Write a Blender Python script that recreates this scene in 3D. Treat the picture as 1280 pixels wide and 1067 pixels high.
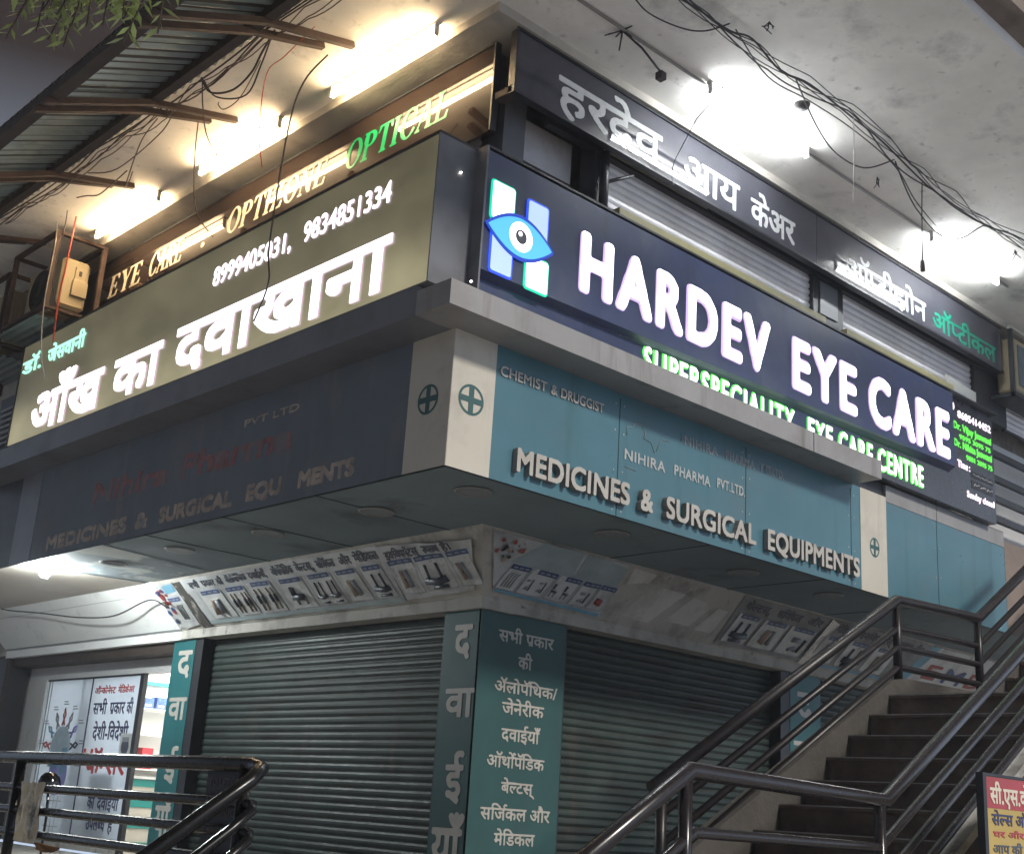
import bpy, math, random
import numpy as np
from mathutils import Vector, Matrix

for _o in list(bpy.data.objects):
    bpy.data.objects.remove(_o)
SC = bpy.context.scene
COL = SC.collection

# ------------------------------------------------------------------ camera, world, sun, exposure
cam = bpy.data.cameras.new('camera')
cam.sensor_width = 36.0
cam.lens = 1584.6 / 1280 * 36.0
cam.clip_start = 0.05
cam.clip_end = 500
camo = bpy.data.objects.new('camera', cam)
COL.objects.link(camo)
RW = np.array([[0.723562, -0.687407, 0.062685], [0.245617, 0.171534, -0.954069], [0.645081, 0.705725, 0.292954]])
_m = Matrix.Identity(4)
for _i in range(3):
    _m[_i][0] = RW[0][_i]
    _m[_i][1] = -RW[1][_i]
    _m[_i][2] = -RW[2][_i]
_m[0][3], _m[1][3], _m[2][3] = -6.388, -7.188, 1.6
camo.matrix_world = _m
SC.camera = camo

world = bpy.data.worlds.new('World')
SC.world = world
world.use_nodes = True
_nt = world.node_tree
_bg = _nt.nodes['Background']
# night over a lit town: dark sky overhead, glow of street lamps and shop fronts low down
_tc = _nt.nodes.new('ShaderNodeTexCoord')
_sx = _nt.nodes.new('ShaderNodeSeparateXYZ')
_nt.links.new(_tc.outputs['Generated'], _sx.inputs[0])
_rp = _nt.nodes.new('ShaderNodeValToRGB')
_rp.color_ramp.elements[0].position = 0.22
_rp.color_ramp.elements[0].color = (0.120, 0.145, 0.185, 1)
_rp.color_ramp.elements[1].position = 0.50
_rp.color_ramp.elements[1].color = (0.0095, 0.0072, 0.0068, 1)
_nt.links.new(_sx.outputs['Z'], _rp.inputs[0])
_az = _nt.nodes.new('ShaderNodeMapRange')          # the lit street lies to the +X side
_az.inputs['From Min'].default_value = -0.9
_az.inputs['From Max'].default_value = 0.6
_az.inputs['To Min'].default_value = 0.36
_az.inputs['To Max'].default_value = 2.0
_nt.links.new(_sx.outputs['X'], _az.inputs['Value'])
_vm = _nt.nodes.new('ShaderNodeVectorMath')
_vm.operation = 'SCALE'
_nt.links.new(_rp.outputs[0], _vm.inputs[0])
_nt.links.new(_az.outputs[0], _vm.inputs['Scale'])
_nt.links.new(_vm.outputs[0], _bg.inputs[0])
_bg.inputs[1].default_value = 1.0

sun = bpy.data.lights.new('street_light', 'SUN')
sun.energy = 1.0
sun.angle = math.radians(8)
sun.color = (1.0, 0.95, 0.87)
suno = bpy.data.objects.new('street_light', sun)
COL.objects.link(suno)
suno.rotation_euler = Vector((-0.16, 0.80, -0.56)).to_track_quat('-Z', 'Y').to_euler()

SC.view_settings.view_transform = 'Standard'
SC.view_settings.look = 'None'
SC.view_settings.exposure = 1.4
SC.view_settings.gamma = 1.0
SC.view_settings.use_curve_mapping = False
SC.render.engine = 'CYCLES'
SC.cycles.use_denoising = True
SC.cycles.sample_clamp_indirect = 4.0
SC.cycles.max_bounces = 7

RND = random.Random(11)

# ------------------------------------------------------------------ materials
def pm(name, col, rough=0.6, metal=0.0, var=None, dirt=None, bump=None, spec=None, coat=0.0, streak=None):
    """procedural Principled material; var=(scale,amount), dirt=(colour,scale,low,high), bump=(scale,strength)"""
    m = bpy.data.materials.new(name)
    m.use_nodes = True
    nt = m.node_tree
    b = nt.nodes['Principled BSDF']
    b.inputs['Roughness'].default_value = rough
    b.inputs['Metallic'].default_value = metal
    if spec is not None:
        b.inputs['Specular IOR Level'].default_value = spec
    if coat:
        b.inputs['Coat Weight'].default_value = coat
        b.inputs['Coat Roughness'].default_value = 0.06
    geo = nt.nodes.new('ShaderNodeNewGeometry')
    cur = None
    rgb = nt.nodes.new('ShaderNodeRGB')
    rgb.outputs[0].default_value = (*col, 1)
    cur = rgb.outputs[0]

    def noise(scale, detail=5.0, stretch=None):
        n = nt.nodes.new('ShaderNodeTexNoise')
        n.inputs['Scale'].default_value = scale
        n.inputs['Detail'].default_value = detail
        n.inputs['Roughness'].default_value = 0.62
        if stretch:
            mp = nt.nodes.new('ShaderNodeMapping')
            mp.inputs['Scale'].default_value = stretch
            nt.links.new(geo.outputs['Position'], mp.inputs['Vector'])
            nt.links.new(mp.outputs[0], n.inputs['Vector'])
        else:
            nt.links.new(geo.outputs['Position'], n.inputs['Vector'])
        return n

    def ramp(src, lo, hi):
        r = nt.nodes.new('ShaderNodeMapRange')
        r.inputs['From Min'].default_value = lo
        r.inputs['From Max'].default_value = hi
        nt.links.new(src, r.inputs['Value'])
        return r.outputs[0]

    def mix(fac, a, c2):
        mx = nt.nodes.new('ShaderNodeMix')
        mx.data_type = 'RGBA'
        nt.links.new(fac, mx.inputs[0])
        nt.links.new(a, mx.inputs[6])
        if isinstance(c2, tuple):
            mx.inputs[7].default_value = (*c2, 1)
        else:
            nt.links.new(c2, mx.inputs[7])
        return mx.outputs[2]
    if var:
        sc_, am = var
        n = noise(sc_)
        hsv = nt.nodes.new('ShaderNodeHueSaturation')
        v = nt.nodes.new('ShaderNodeMapRange')
        v.inputs['From Min'].default_value = 0.3
        v.inputs['From Max'].default_value = 0.7
        v.inputs['To Min'].default_value = 1 - am
        v.inputs['To Max'].default_value = 1 + am
        nt.links.new(n.outputs[0], v.inputs['Value'])
        nt.links.new(v.outputs[0], hsv.inputs['Value'])
        nt.links.new(cur, hsv.inputs['Color'])
        cur = hsv.outputs[0]
    for d in (dirt if isinstance(dirt, list) else [dirt] if dirt else []):
        n = noise(d[1], 7.0, d[4] if len(d) > 4 else None)
        cur = mix(ramp(n.outputs[0], d[2], d[3]), cur, d[0])
    nt.links.new(cur, b.inputs['Base Color'])
    if var:
        rn = noise(var[0] * 2.3, 4)
        rr = nt.nodes.new('ShaderNodeMapRange')
        rr.inputs['To Min'].default_value = max(0.02, rough - min(0.12, rough * 0.35))
        rr.inputs['To Max'].default_value = min(1, rough + min(0.12, rough * 0.35))
        nt.links.new(rn.outputs[0], rr.inputs['Value'])
        nt.links.new(rr.outputs[0], b.inputs['Roughness'])
    if bump:
        n = noise(bump[0], 6)
        bp = nt.nodes.new('ShaderNodeBump')
        bp.inputs['Strength'].default_value = bump[1]
        bp.inputs['Distance'].default_value = 0.02
        nt.links.new(n.outputs[0], bp.inputs['Height'])
        nt.links.new(bp.outputs[0], b.inputs['Normal'])
    return m


def em(name, col, strength):
    m = bpy.data.materials.new(name)
    m.use_nodes = True
    b = m.node_tree.nodes['Principled BSDF']
    b.inputs['Base Color'].default_value = (*[0.18 * min(1.0, c) for c in col], 1)
    b.inputs['Emission Color'].default_value = (*col, 1)
    b.inputs['Emission Strength'].default_value = strength
    return m


M = {}
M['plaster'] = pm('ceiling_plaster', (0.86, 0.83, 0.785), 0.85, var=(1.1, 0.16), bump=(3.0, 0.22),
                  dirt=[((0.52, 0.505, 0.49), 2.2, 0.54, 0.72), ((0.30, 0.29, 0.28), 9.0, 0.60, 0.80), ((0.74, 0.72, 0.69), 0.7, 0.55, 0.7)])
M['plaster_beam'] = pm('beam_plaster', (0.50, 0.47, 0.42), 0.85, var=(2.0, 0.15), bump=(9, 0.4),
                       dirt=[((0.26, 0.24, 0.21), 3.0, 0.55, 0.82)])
M['wall'] = pm('grimy_wall', (0.42, 0.40, 0.38), 0.9, var=(2.5, 0.2), bump=(12, 0.5), dirt=[((0.16, 0.15, 0.14), 3.0, 0.5, 0.75)])
M['brownwall'] = pm('brown_plaster_wall', (0.24, 0.19, 0.165), 0.9, var=(2.0, 0.2), bump=(10, 0.5), dirt=[((0.10, 0.09, 0.085), 1.6, 0.48, 0.7)])
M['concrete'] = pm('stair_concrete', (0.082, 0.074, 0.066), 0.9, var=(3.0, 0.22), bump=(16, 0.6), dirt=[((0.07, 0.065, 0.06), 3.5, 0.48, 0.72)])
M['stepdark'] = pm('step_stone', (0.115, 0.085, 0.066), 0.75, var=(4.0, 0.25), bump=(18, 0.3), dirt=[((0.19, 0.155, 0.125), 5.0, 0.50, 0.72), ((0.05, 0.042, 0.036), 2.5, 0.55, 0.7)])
M['nosing_highlight'] = pm('step_edge_highlight', (0.34, 0.33, 0.31), 0.45, var=(8, 0.3))  # pale line that paints the highlight along each step edge
M['whitepaint'] = pm('white_paint', (0.55, 0.54, 0.50), 0.6, var=(3, 0.12), bump=(12, 0.2), dirt=[((0.14, 0.12, 0.10), 4.0, 0.52, 0.7)])
M['teal'] = pm('teal_cladding', (0.072, 0.178, 0.222), 0.32, var=(1.4, 0.10), bump=(1.2, 0.05), dirt=[((0.11, 0.165, 0.19), 1.7, 0.5, 0.85), ((0.055, 0.14, 0.16), 5.0, 0.55, 0.75, (1, 1, 0.08)), ((0.10, 0.15, 0.16), 13.0, 0.62, 0.74)])
M['tealveiled'] = pm('dusty_veiled_teal_cladding', (0.145, 0.175, 0.210), 0.7, var=(1.4, 0.12), dirt=[((0.17, 0.18, 0.20), 1.9, 0.45, 0.75), ((0.215, 0.20, 0.20), 5.0, 0.55, 0.8, (1, 1, 0.15))])  # base colour lifted to imitate the lens veil, over grime
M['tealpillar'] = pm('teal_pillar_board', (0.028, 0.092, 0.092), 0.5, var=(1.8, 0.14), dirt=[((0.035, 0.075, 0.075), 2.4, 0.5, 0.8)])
M['tealbright'] = pm('brightened_teal_board', (0.018, 0.13, 0.14), 0.45, var=(1.8, 0.10))  # brighter copy of the pillar teal: bulb light put into the colour
M['greyclad'] = pm('grey_cladding', (0.30, 0.29, 0.29), 0.42, var=(1.6, 0.10), dirt=[((0.22, 0.20, 0.185), 2.0, 0.5, 0.8), ((0.17, 0.155, 0.14), 5.0, 0.56, 0.74, (1, 1, 0.10))])
M['darkclad'] = pm('dark_grey_cladding', (0.16, 0.165, 0.185), 0.4, var=(1.6, 0.10), dirt=[((0.10, 0.10, 0.10), 3.0, 0.5, 0.8)])
M['cream'] = pm('cream_cladding', (0.60, 0.555, 0.47), 0.42, var=(1.5, 0.05), dirt=[((0.42, 0.37, 0.31), 2.4, 0.56, 0.82), ((0.44, 0.39, 0.33), 7.0, 0.58, 0.74, (1, 1, 0.08))])
M['emblem'] = pm('emblem_green', (0.035, 0.11, 0.11), 0.5, var=(5, 0.1))
M['letter'] = pm('acrylic_letter', (0.50, 0.475, 0.43), 0.4, var=(4, 0.08), dirt=[((0.40, 0.36, 0.31), 5, 0.5, 0.8)])
M['letterside'] = pm('acrylic_letter_edge', (0.26, 0.245, 0.235), 0.5, var=(5, 0.1))
M['lettergrey'] = pm('thin_grey_letter', (0.42, 0.44, 0.44), 0.5, var=(6, 0.12))
M['ghost'] = pm('old_glue_marks', (0.42, 0.35, 0.305), 0.8, var=(9, 0.35), dirt=[((0.22, 0.225, 0.235), 8, 0.52, 0.68)])
M['ghostred'] = pm('faded_red_letters', (0.30, 0.14, 0.15), 0.8, var=(9, 0.3), dirt=[((0.20, 0.20, 0.215), 6, 0.48, 0.62, (1, 1, 0.2))])
M['joint'] = pm('panel_joint', (0.012, 0.03, 0.035), 0.8, var=(6, 0.2))
M['soffit'] = pm('soffit_board', (0.20, 0.25, 0.28), 0.6, var=(0.8, 0.16), dirt=[((0.09, 0.10, 0.10), 1.2, 0.56, 0.72)])
M['soffitwhite'] = pm('peeling_white_soffit', (0.50, 0.52, 0.50), 0.65, var=(1.0, 0.14), dirt=[((0.26, 0.30, 0.33), 2.1, 0.50, 0.56), ((0.12, 0.14, 0.14), 3.1, 0.60, 0.75)])
M['soffitbeige'] = pm('beige_soffit', (0.52, 0.47, 0.41), 0.7, var=(1.5, 0.1))
M['slant'] = pm('dirty_sloping_panel', (0.46, 0.44, 0.40), 0.75, var=(1.5, 0.16), bump=(9, 0.3), dirt=[((0.27, 0.25, 0.23), 3.2, 0.50, 0.66), ((0.09, 0.085, 0.08), 8.5, 0.64, 0.76)])
M['patch'] = pm('old_poster_patch', (0.58, 0.56, 0.52), 0.8, var=(3, 0.12), dirt=[((0.40, 0.38, 0.34), 4.0, 0.5, 0.7)])
M['slantwhite'] = pm('white_sloping_panel', (0.80, 0.81, 0.80), 0.55, var=(0.9, 0.06), dirt=[((0.42, 0.42, 0.40), 3.4, 0.6, 0.85)])
M['slatgreen'] = pm('shutter_grey_green', (0.030, 0.048, 0.043), 0.5, metal=0.1, var=(2.2, 0.28), dirt=[((0.022, 0.020, 0.017), 3.2, 0.46, 0.72, (0.5, 0.5, 3)), ((0.052, 0.072, 0.063), 1.4, 0.56, 0.75), ((0.06, 0.055, 0.045), 4.0, 0.60, 0.72, (1, 1, 0.25))])
M['slatgrey'] = pm('shutter_light_grey', (0.80, 0.77, 0.79), 0.5, metal=0.15, var=(1.8, 0.15), dirt=[((0.55, 0.52, 0.52), 2.5, 0.52, 0.8)])
M['slatbeige'] = pm('shutter_beige', (0.34, 0.31, 0.26), 0.6, var=(2, 0.15), dirt=[((0.10, 0.09, 0.08), 3, 0.5, 0.75)])
M['dark'] = pm('dark_steel', (0.022, 0.023, 0.027), 0.45, var=(5, 0.25))
M['darkbrown'] = pm('dark_brown_steel', (0.045, 0.032, 0.026), 0.7, var=(5, 0.3))
M['rail'] = pm('black_gloss_paint', (0.008, 0.008, 0.0085), 0.26, var=(9, 0.3), dirt=[((0.014, 0.013, 0.012), 11, 0.58, 0.75)], spec=0.35)
M['railgrey'] = pm('worn_grey_rail_paint', (0.022, 0.019, 0.021), 0.25, metal=0.0, var=(14, 0.15), dirt=[((0.035, 0.028, 0.026), 16, 0.6, 0.75)], spec=0.5, coat=0.1)
M['railbrown'] = pm('worn_brown_rail_paint', (0.015, 0.012, 0.013), 0.38, var=(14, 0.15), dirt=[((0.034, 0.026, 0.023), 9, 0.52, 0.72)], spec=0.4)
M['black_gloss'] = pm('black_acrylic', (0.014, 0.0125, 0.013), 0.05, var=(2.2, 0.2), coat=0.3)
M['navy_gloss'] = pm('navy_acrylic', (0.070, 0.070, 0.088), 0.03, var=(2.2, 0.2))
M['brown_gloss'] = pm('brown_black_acrylic', (0.030, 0.021, 0.018), 0.03, var=(2.2, 0.2))
M['board'] = pm('navy_board', (0.034, 0.048, 0.115), 0.38, var=(2.0, 0.12), dirt=[((0.07, 0.085, 0.125), 2.2, 0.52, 0.8), ((0.025, 0.033, 0.07), 5.0, 0.55, 0.75, (1, 1, 0.10)), ((0.075, 0.085, 0.11), 16.0, 0.64, 0.74)])
M['boardlow'] = pm('charcoal_board', (0.05, 0.054, 0.066), 0.28, var=(2.0, 0.12))
M['frame'] = pm('black_sign_frame', (0.020, 0.022, 0.028), 0.4, var=(5, 0.2))
M['wletter'] = pm('white_vinyl_letter', (0.72, 0.72, 0.72), 0.28, var=(5, 0.04))
M['cletter'] = pm('cream_vinyl_letter', (0.76, 0.68, 0.53), 0.28, var=(5, 0.05))
M['gletter'] = pm('green_vinyl_letter', (0.004, 0.42, 0.14), 0.3, var=(5, 0.05))
M['gletter2'] = pm('sea_green_vinyl_letter', (0.01, 0.36, 0.22), 0.3, var=(5, 0.05))
M['tin'] = pm('galvanised_tin', (0.24, 0.29, 0.285), 0.34, metal=0.45, var=(2.2, 0.25), dirt=[((0.09, 0.065, 0.048), 2.6, 0.58, 0.8)])
M['tinshade'] = pm('tin_rib_shade', (0.045, 0.042, 0.04), 0.7, var=(2.2, 0.25))  # dark stripes that put the shade between the ribs into the colour
M['rust'] = pm('rusty_angle_iron', (0.065, 0.040, 0.032), 0.8, var=(6, 0.3), bump=(25, 0.4), dirt=[((0.10, 0.065, 0.048), 10, 0.58, 0.78)])
M['acwhite'] = pm('ac_casing', (0.46, 0.385, 0.25), 0.5, var=(2.5, 0.1), dirt=[((0.30, 0.26, 0.20), 4, 0.56, 0.85)])
M['acgrille'] = pm('ac_grille', (0.03, 0.03, 0.03), 0.6, var=(6, 0.2))
M['cable'] = pm('cable_black', (0.035, 0.032, 0.034), 0.6, var=(20, 0.3))
M['cablebrown'] = pm('cable_brown', (0.085, 0.055, 0.045), 0.6, var=(20, 0.3))
M['cablered'] = pm('cable_red', (0.55, 0.075, 0.045), 0.5, var=(20, 0.2))
M['cablewhite'] = pm('cable_white', (0.42, 0.40, 0.38), 0.5, var=(20, 0.2))
M['bark'] = pm('bark', (0.075, 0.055, 0.04), 0.95, var=(6, 0.35), bump=(14, 0.9))
M['leaf'] = pm('leaf', (0.32, 0.40, 0.13), 0.55, var=(3.5, 0.45), dirt=[((0.40, 0.44, 0.16), 2.0, 0.5, 0.7)])
M['asphalt'] = pm('bounce_road', (0.42, 0.41, 0.40), 0.9, var=(3, 0.2), bump=(40, 0.4))  # unseen road, colour raised to bounce light up to ceiling and soffits
M['paving'] = pm('paving', (0.34, 0.325, 0.30), 0.85, var=(2, 0.2), bump=(20, 0.3), dirt=[((0.10, 0.095, 0.09), 2.4, 0.5, 0.75)])
M['paper'] = pm('banner_flex', (0.52, 0.53, 0.54), 0.30, var=(2.4, 0.16), dirt=[((0.27, 0.275, 0.27), 2.6, 0.46, 0.72), ((0.16, 0.15, 0.14), 7.0, 0.60, 0.76)])
M['paper2'] = pm('banner_flex_bluish', (0.33, 0.40, 0.42), 0.34, var=(2.4, 0.12), dirt=[((0.22, 0.25, 0.25), 3.5, 0.52, 0.8)])
M['pwhite'] = pm('print_white', (0.58, 0.59, 0.59), 0.32, var=(3, 0.12), dirt=[((0.33, 0.335, 0.33), 3.1, 0.47, 0.72), ((0.20, 0.19, 0.18), 8.0, 0.60, 0.76)])
M['pblue'] = pm('print_blue', (0.05, 0.085, 0.22), 0.4, var=(5, 0.15))
M['pcyan'] = pm('print_light_blue', (0.16, 0.34, 0.46), 0.4, var=(5, 0.15))
M['pdark'] = pm('print_dark', (0.075, 0.085, 0.11), 0.45, var=(6, 0.3))
M['pskin'] = pm('print_tan', (0.40, 0.31, 0.25), 0.45, var=(7, 0.2))
M['pred'] = pm('print_red', (0.30, 0.06, 0.055), 0.4, var=(5, 0.15))
M['pgrey'] = pm('print_grey', (0.25, 0.27, 0.29), 0.45, var=(6, 0.2))
M['torn'] = pm('torn_backing', (0.06, 0.055, 0.05), 0.9, var=(8, 0.4), dirt=[((0.30, 0.28, 0.26), 10, 0.55, 0.62)])
M['pink'] = pm('poster_red', (0.42, 0.055, 0.065), 0.45, var=(3, 0.12))
M['yellow'] = pm('poster_yellow', (0.52, 0.37, 0.10), 0.45, var=(3, 0.12))
M['jambwhite'] = pm('white_jamb', (0.62, 0.62, 0.62), 0.5, var=(2, 0.08), dirt=[((0.4, 0.4, 0.38), 3, 0.6, 0.85)])
M['vnavy'] = pm('vinyl_navy', (0.03, 0.03, 0.10), 0.4, var=(5, 0.1))
M['vred'] = pm('vinyl_red', (0.48, 0.035, 0.03), 0.4, var=(5, 0.1))
M['vviolet'] = pm('vinyl_violet', (0.28, 0.27, 0.62), 0.4, var=(5, 0.3))
M['vpale'] = pm('vinyl_pale_blue', (0.42, 0.53, 0.60), 0.4, var=(5, 0.25))
M['greenstripe'] = pm('counter_green', (0.02, 0.27, 0.24), 0.4, var=(3, 0.08))
M['creamstripe'] = pm('counter_cream', (0.60, 0.56, 0.47), 0.45, var=(3, 0.06))
M['shopwall'] = pm('shop_wall', (0.70, 0.70, 0.68), 0.6, var=(1.5, 0.05))
M['pot'] = pm('glazed_pot', (0.62, 0.58, 0.52), 0.25, var=(9, 0.2))
M['plant'] = pm('plant_leaf', (0.06, 0.20, 0.03), 0.4, var=(9, 0.3))
M['boxyellow'] = pm('carton_yellow', (0.60, 0.42, 0.03), 0.5, var=(9, 0.1))
M['boxblue'] = pm('carton_blue', (0.06, 0.12, 0.32), 0.5, var=(30, 0.6))
M['boxred'] = pm('carton_red', (0.45, 0.03, 0.04), 0.5, var=(9, 0.2))
M['helmet'] = pm('helmet_black', (0.008, 0.008, 0.009), 0.08, var=(5, 0.2), coat=1.0)
M['sheet'] = pm('wrinkled_tin_sheet', (0.60, 0.49, 0.32), 0.30, metal=0.4, var=(3.5, 0.4), bump=(6, 0.9), dirt=[((0.60, 0.53, 0.40), 5.5, 0.5, 0.62), ((0.10, 0.08, 0.045), 6.5, 0.56, 0.66)])
M['rag'] = pm('brown_rag', (0.22, 0.12, 0.06), 0.9, var=(7, 0.3))
M['letboard'] = pm('to_let_board', (0.010, 0.012, 0.024), 0.5, var=(3, 0.2))
M['letfaint'] = pm('to_let_letters', (0.085, 0.072, 0.078), 0.6, var=(20, 0.4))
M['yellowbar'] = pm('yellowed_tube_batten', (0.36, 0.32, 0.16), 0.5, var=(3, 0.12), dirt=[((0.25, 0.22, 0.15), 5, 0.58, 0.8)])
M['glassblue'] = pm('dusty_blue_glass', (0.12, 0.17, 0.20), 0.15, var=(3, 0.2))
M['foil'] = pm('silver_foil', (0.6, 0.6, 0.6), 0.25, metal=0.9, var=(7, 0.2), bump=(20, 0.8))
M['batten'] = pm('tube_batten', (0.66, 0.66, 0.64), 0.5, var=(6, 0.06))
M['conduit'] = pm('pvc_conduit', (0.33, 0.31, 0.30), 0.55, var=(6, 0.15))
M['junk'] = pm('plastic_junction_box', (0.06, 0.05, 0.05), 0.6, var=(6, 0.2))
# things that give light
M['tubewarm'] = em('warm_tube', (1.0, 0.72, 0.41), 46)
M['tubecool'] = em('cool_tube', (0.93, 0.98, 1.0), 50)
M['bulb'] = em('led_bulb', (0.93, 1.0, 0.98), 580)
M['lw'] = em('lit_white_acrylic', (1.0, 0.97, 1.0), 1.5)
M['lside'] = em('lit_violet_edge_glow', (0.78, 0.56, 1.0), 0.36)
M['lwsoft'] = em('lit_white_letter', (1.0, 0.93, 1.0), 1.0)
M['lsidesoft'] = em('lit_pink_edge', (0.85, 0.55, 0.75), 0.35)
M['lg'] = em('lit_pale_green_acrylic', (0.93, 1.0, 0.88), 1.3)
M['lgside'] = em('lit_green_edge_glow', (0.10, 1.0, 0.08), 0.55)
M['lgreen'] = em('lit_green', (0.16, 1.0, 0.10), 0.42)
M['lmint'] = em('lit_mint', (0.42, 1.0, 0.72), 0.55)
M['lteal'] = em('lit_sea_green_edge', (0.0, 0.75, 0.42), 0.42)
M['lpale'] = em('lit_pale_blue', (0.55, 0.74, 1.0), 0.36)
M['lblueside'] = em('lit_blue_edge', (0.02, 0.08, 1.0), 0.5)
M['lcyan'] = em('lit_cyan', (0.16, 0.90, 1.6), 0.24)
M['ldeep'] = em('lit_deep_blue_edge', (0.0, 0.05, 0.6), 0.35)
M['spark'] = em('led_pinpoint', (1.0, 0.95, 0.85), 6)
M['shoplight'] = em('shop_panel_light', (1.0, 0.98, 0.92), 5)


def lightbox_material():
    m = bpy.data.materials.new('backlit_flex')
    m.use_nodes = True
    nt = m.node_tree
    b = nt.nodes['Principled BSDF']
    b.inputs['Base Color'].default_value = (0.06, 0.056, 0.042, 1)
    b.inputs['Roughness'].default_value = 0.4
    geo = nt.nodes.new('ShaderNodeNewGeometry')
    mp = nt.nodes.new('ShaderNodeMapping')
    mp.inputs['Scale'].default_value = (0.1, 0.9, 1.6)
    nt.links.new(geo.outputs['Position'], mp.inputs['Vector'])
    n = nt.nodes.new('ShaderNodeTexNoise')
    n.inputs['Scale'].default_value = 1.3
    n.inputs['Detail'].default_value = 3
    nt.links.new(mp.outputs[0], n.inputs['Vector'])
    sx = nt.nodes.new('ShaderNodeSeparateXYZ')
    nt.links.new(geo.outputs['Position'], sx.inputs[0])
    r = nt.nodes.new('ShaderNodeMapRange')      # emission stronger towards the bottom of the box
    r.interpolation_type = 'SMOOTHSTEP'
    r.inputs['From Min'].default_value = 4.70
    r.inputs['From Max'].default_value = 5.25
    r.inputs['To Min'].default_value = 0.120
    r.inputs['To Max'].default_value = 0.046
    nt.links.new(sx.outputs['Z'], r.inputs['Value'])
    r2 = nt.nodes.new('ShaderNodeMapRange')
    r2.inputs['From Min'].default_value = 0.3
    r2.inputs['From Max'].default_value = 0.7
    r2.inputs['To Min'].default_value = 0.72
    r2.inputs['To Max'].default_value = 1.3
    nt.links.new(n.outputs[0], r2.inputs['Value'])
    mu = nt.nodes.new('ShaderNodeMath')
    mu.operation = 'MULTIPLY'
    nt.links.new(r.outputs[0], mu.inputs[0])
    nt.links.new(r2.outputs[0], mu.inputs[1])
    b.inputs['Emission Color'].default_value = (1.0, 0.90, 0.54, 1)
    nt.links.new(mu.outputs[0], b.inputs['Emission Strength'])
    return m



def vinyl_material():
    m = pm('frosted_vinyl', (0.62, 0.66, 0.72), 0.35, var=(0.8, 0.05), dirt=[((0.50, 0.54, 0.58), 0.9, 0.5, 0.7)])
    nt = m.node_tree
    b = nt.nodes['Principled BSDF']
    tr = nt.nodes.new('ShaderNodeBsdfTranslucent')      # the light of the shop glows through the film
    tr.inputs[0].default_value = (0.80, 0.87, 0.95, 1)
    mx = nt.nodes.new('ShaderNodeMixShader')
    mx.inputs[0].default_value = 0.4
    nt.links.new(b.outputs[0], mx.inputs[1])
    nt.links.new(tr.outputs[0], mx.inputs[2])
    nt.links.new(mx.outputs[0], nt.nodes['Material Output'].inputs['Surface'])
    return m


M['vinyl'] = vinyl_material()
M['lightbox'] = lightbox_material()

def veil_material():
    m = bpy.data.materials.new('lens_veil_haze')  # added volume that stands in for the milky lens veil
    m.use_nodes = True
    nt = m.node_tree
    nt.nodes.remove(nt.nodes['Principled BSDF'])
    v = nt.nodes.new('ShaderNodeVolumePrincipled')
    v.inputs['Color'].default_value = (0.86, 0.90, 1.0, 1)
    v.inputs['Density'].default_value = 0.0028
    v.inputs['Anisotropy'].default_value = 0.35
    nt.links.new(v.outputs[0], nt.nodes['Material Output'].inputs['Volume'])
    return m


M['veil_haze'] = veil_material()

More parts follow.
